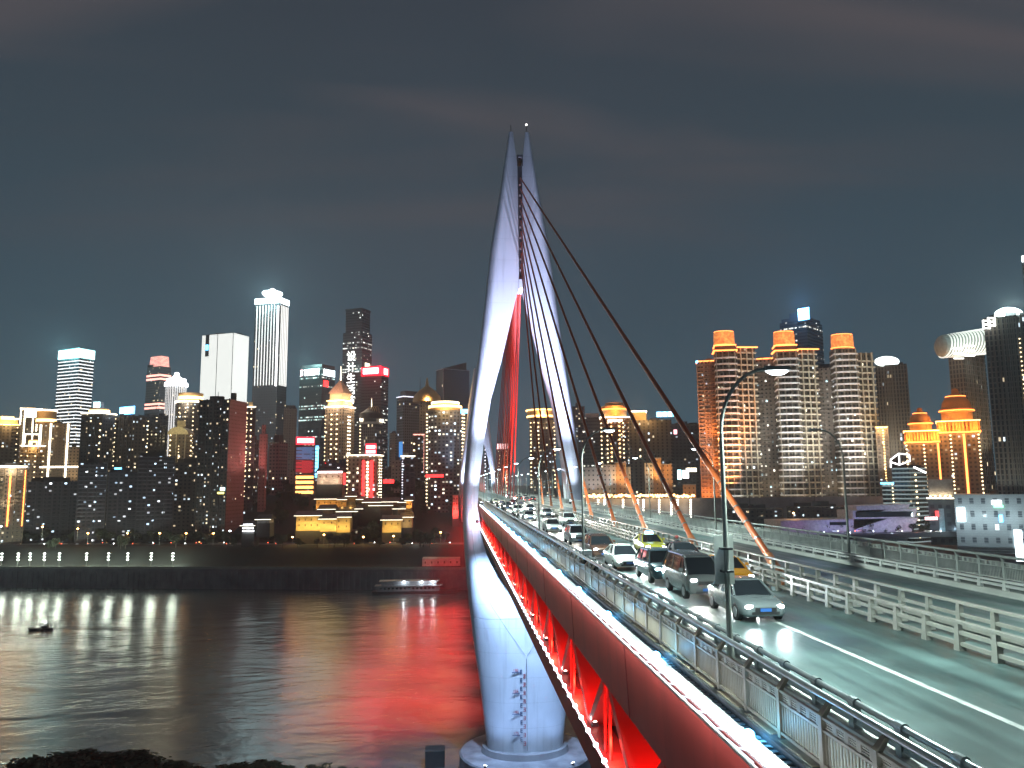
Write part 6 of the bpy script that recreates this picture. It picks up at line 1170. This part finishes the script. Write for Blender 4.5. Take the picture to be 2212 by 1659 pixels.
# ------------------------------------------------------------------ trees
leafm = pm('leaf_green', (.045, .06, .03), .8, noise=.5, nscale=.4); bark = pm('bark', (.06, .05, .04), .9)
def tree_meshes(seed, H, R, n, size):
    q = random.Random(seed); g = MB(); cl = [(q.uniform(-.55, .55)*R, q.uniform(-.55, .55)*R, H*q.uniform(.45, .9), R*q.uniform(.35, .6)) for _ in range(9)]
    for _ in range(n):
        cx, cy, cz, cr_ = q.choice(cl); v = Vector((q.gauss(0, 1), q.gauss(0, 1), q.gauss(0, 1))).normalized()*cr_*q.uniform(.5, 1.05); c = Vector((cx, cy, cz))+v
        a = Vector((q.gauss(0, 1), q.gauss(0, 1), q.gauss(0, 1))).normalized(); b_ = a.orthogonal().normalized(); s = size*q.uniform(.6, 1.3)
        g.face([c-a*s, c+b_*s*.5, c+a*s, c-b_*s*.5])
    k = MB(); k.tube((0, 0, -1), (0, 0, H*.5), R*.07, 7, R*.045)
    for cx, cy, cz, _ in cl[:6]: k.tube((0, 0, H*.38), (cx*.8, cy*.8, cz), R*.035, 5, R*.012)
    return g, k
protos = []
for i in range(4):
    g, k = tree_meshes(20+i, 11, 5.0, 850, .75); c = g.build('crown', leafm); tr = k.build('trunk', bark); protos.append((c.data, tr.data)); bpy.data.objects.remove(c); bpy.data.objects.remove(tr)
rt_ = random.Random(5); spots = []
for k in range(46): spots.append((400+k*12.6+rt_.uniform(-5, 5), 'road'))
for k in range(26): spots.append((4+k*15+rt_.uniform(-5, 5), 'road'))
for k in range(80): spots.append((400+rt_.random()*590, 'hill'))
for k in range(12): spots.append((820+rt_.uniform(-36, 60), 'mid'))
n_ = {'road': 0, 'hill': 0, 'mid': 0}
WHERE = {'road': 'along the riverside road', 'hill': 'on the dark wooded hillside', 'mid': 'in the clump before the yellow halls'}
for x, kd in sorted(spots):
    X0 = at(x, 1150, 590).x
    Y = bank(X0)+{'road': rt_.choice((30, 58, 62)), 'hill': rt_.uniform(90, 190), 'mid': rt_.uniform(58, 74)}[kd]; X = at(x, 1150, Y).x
    z = gz(X, Y); s = rt_.uniform(.7, 1.2)*(1.25 if kd == 'mid' else .8 if kd == 'road' else 1)
    n_[kd] += 1; r = empty('tree', (X, Y, z-.3), 'dark leafy tree %s, number %d from the left' % (WHERE[kd], n_[kd]), 'tree', 'trees '+WHERE[kd], rt_.random()*6.28); r.scale = (s, s, s*rt_.uniform(.85, 1.15))
    cm, tm = protos[rt_.randrange(4)]
    for nm_, me_ in (('crown', cm), ('trunk', tm)): o = bpy.data.objects.new(nm_, me_); COL.objects.link(o); o.parent = r
for k in range(16):
    x = 1700+k*26+rt_.uniform(-8, 8); p = at(x, 1148, 548); r = empty('tree', (p.x, 548, p.z-3), 'dark leafy tree on the right riverside, number %d from the left' % (k+1), 'tree', 'trees on the right riverside', rt_.random()*6); s = rt_.uniform(.5, .95); r.scale = (s, s, s)
    cm, tm = protos[rt_.randrange(4)]
    for nm_, me_ in (('crown', cm), ('trunk', tm)): o = bpy.data.objects.new(nm_, me_); COL.objects.link(o); o.parent = r
# brush and boulders on the near shore
for k in range(60):
    x = rt_.choice((rt_.uniform(40, 330), rt_.uniform(330, 700), rt_.uniform(420, 940))); p = onz(x, 1655+rt_.uniform(-4, 50), -70); s = rt_.uniform(.30, .62)*(1.25 if x < 330 else .9 if x < 560 else .75)
    r = empty('shrub', (p.x, p.y, -72.5), 'dark shrub on the near shore at the bottom edge, number %d' % (k+1), 'shrub', 'shrubs on the near shore', rt_.random()*6); r.scale = (s*2.2, s*2.2, s*.75)
    cm, tm = protos[rt_.randrange(4)]
    for nm_, me_ in (('crown', cm), ('stem', tm)): o = bpy.data.objects.new(nm_, me_); COL.objects.link(o); o.parent = r
p = onz(935, 1650, -71); g = MB(); g.box(p.x-2, p.x+3, p.y, p.y+5, -73, -68); tag(g.build('mooring_block', pm('dark_stone_base', (.05, .048, .045), .9)), 'dark concrete mooring block at the water edge below the pylon', 'mooring block')

# ------------------------------------------------------------------ haze added for halos round the lights
g = MB(); g.box(-1400, 1400, -60, 1700, -78, 420); hz = bpy.data.materials.new('halo_haze'); hz.use_nodes = True; nt = hz.node_tree; nt.nodes.remove(nt.nodes['Principled BSDF'])
v = nt.nodes.new('ShaderNodeVolumePrincipled'); v.inputs['Density'].default_value = .0002; v.inputs['Color'].default_value = (.85, .92, 1, 1); v.inputs['Anisotropy'].default_value = .45
nt.links.new(v.outputs[0], nt.nodes['Material Output'].inputs['Volume']); tag(g.build('haze', hz), kind='stuff'); S.cycles.volume_bounces = 0
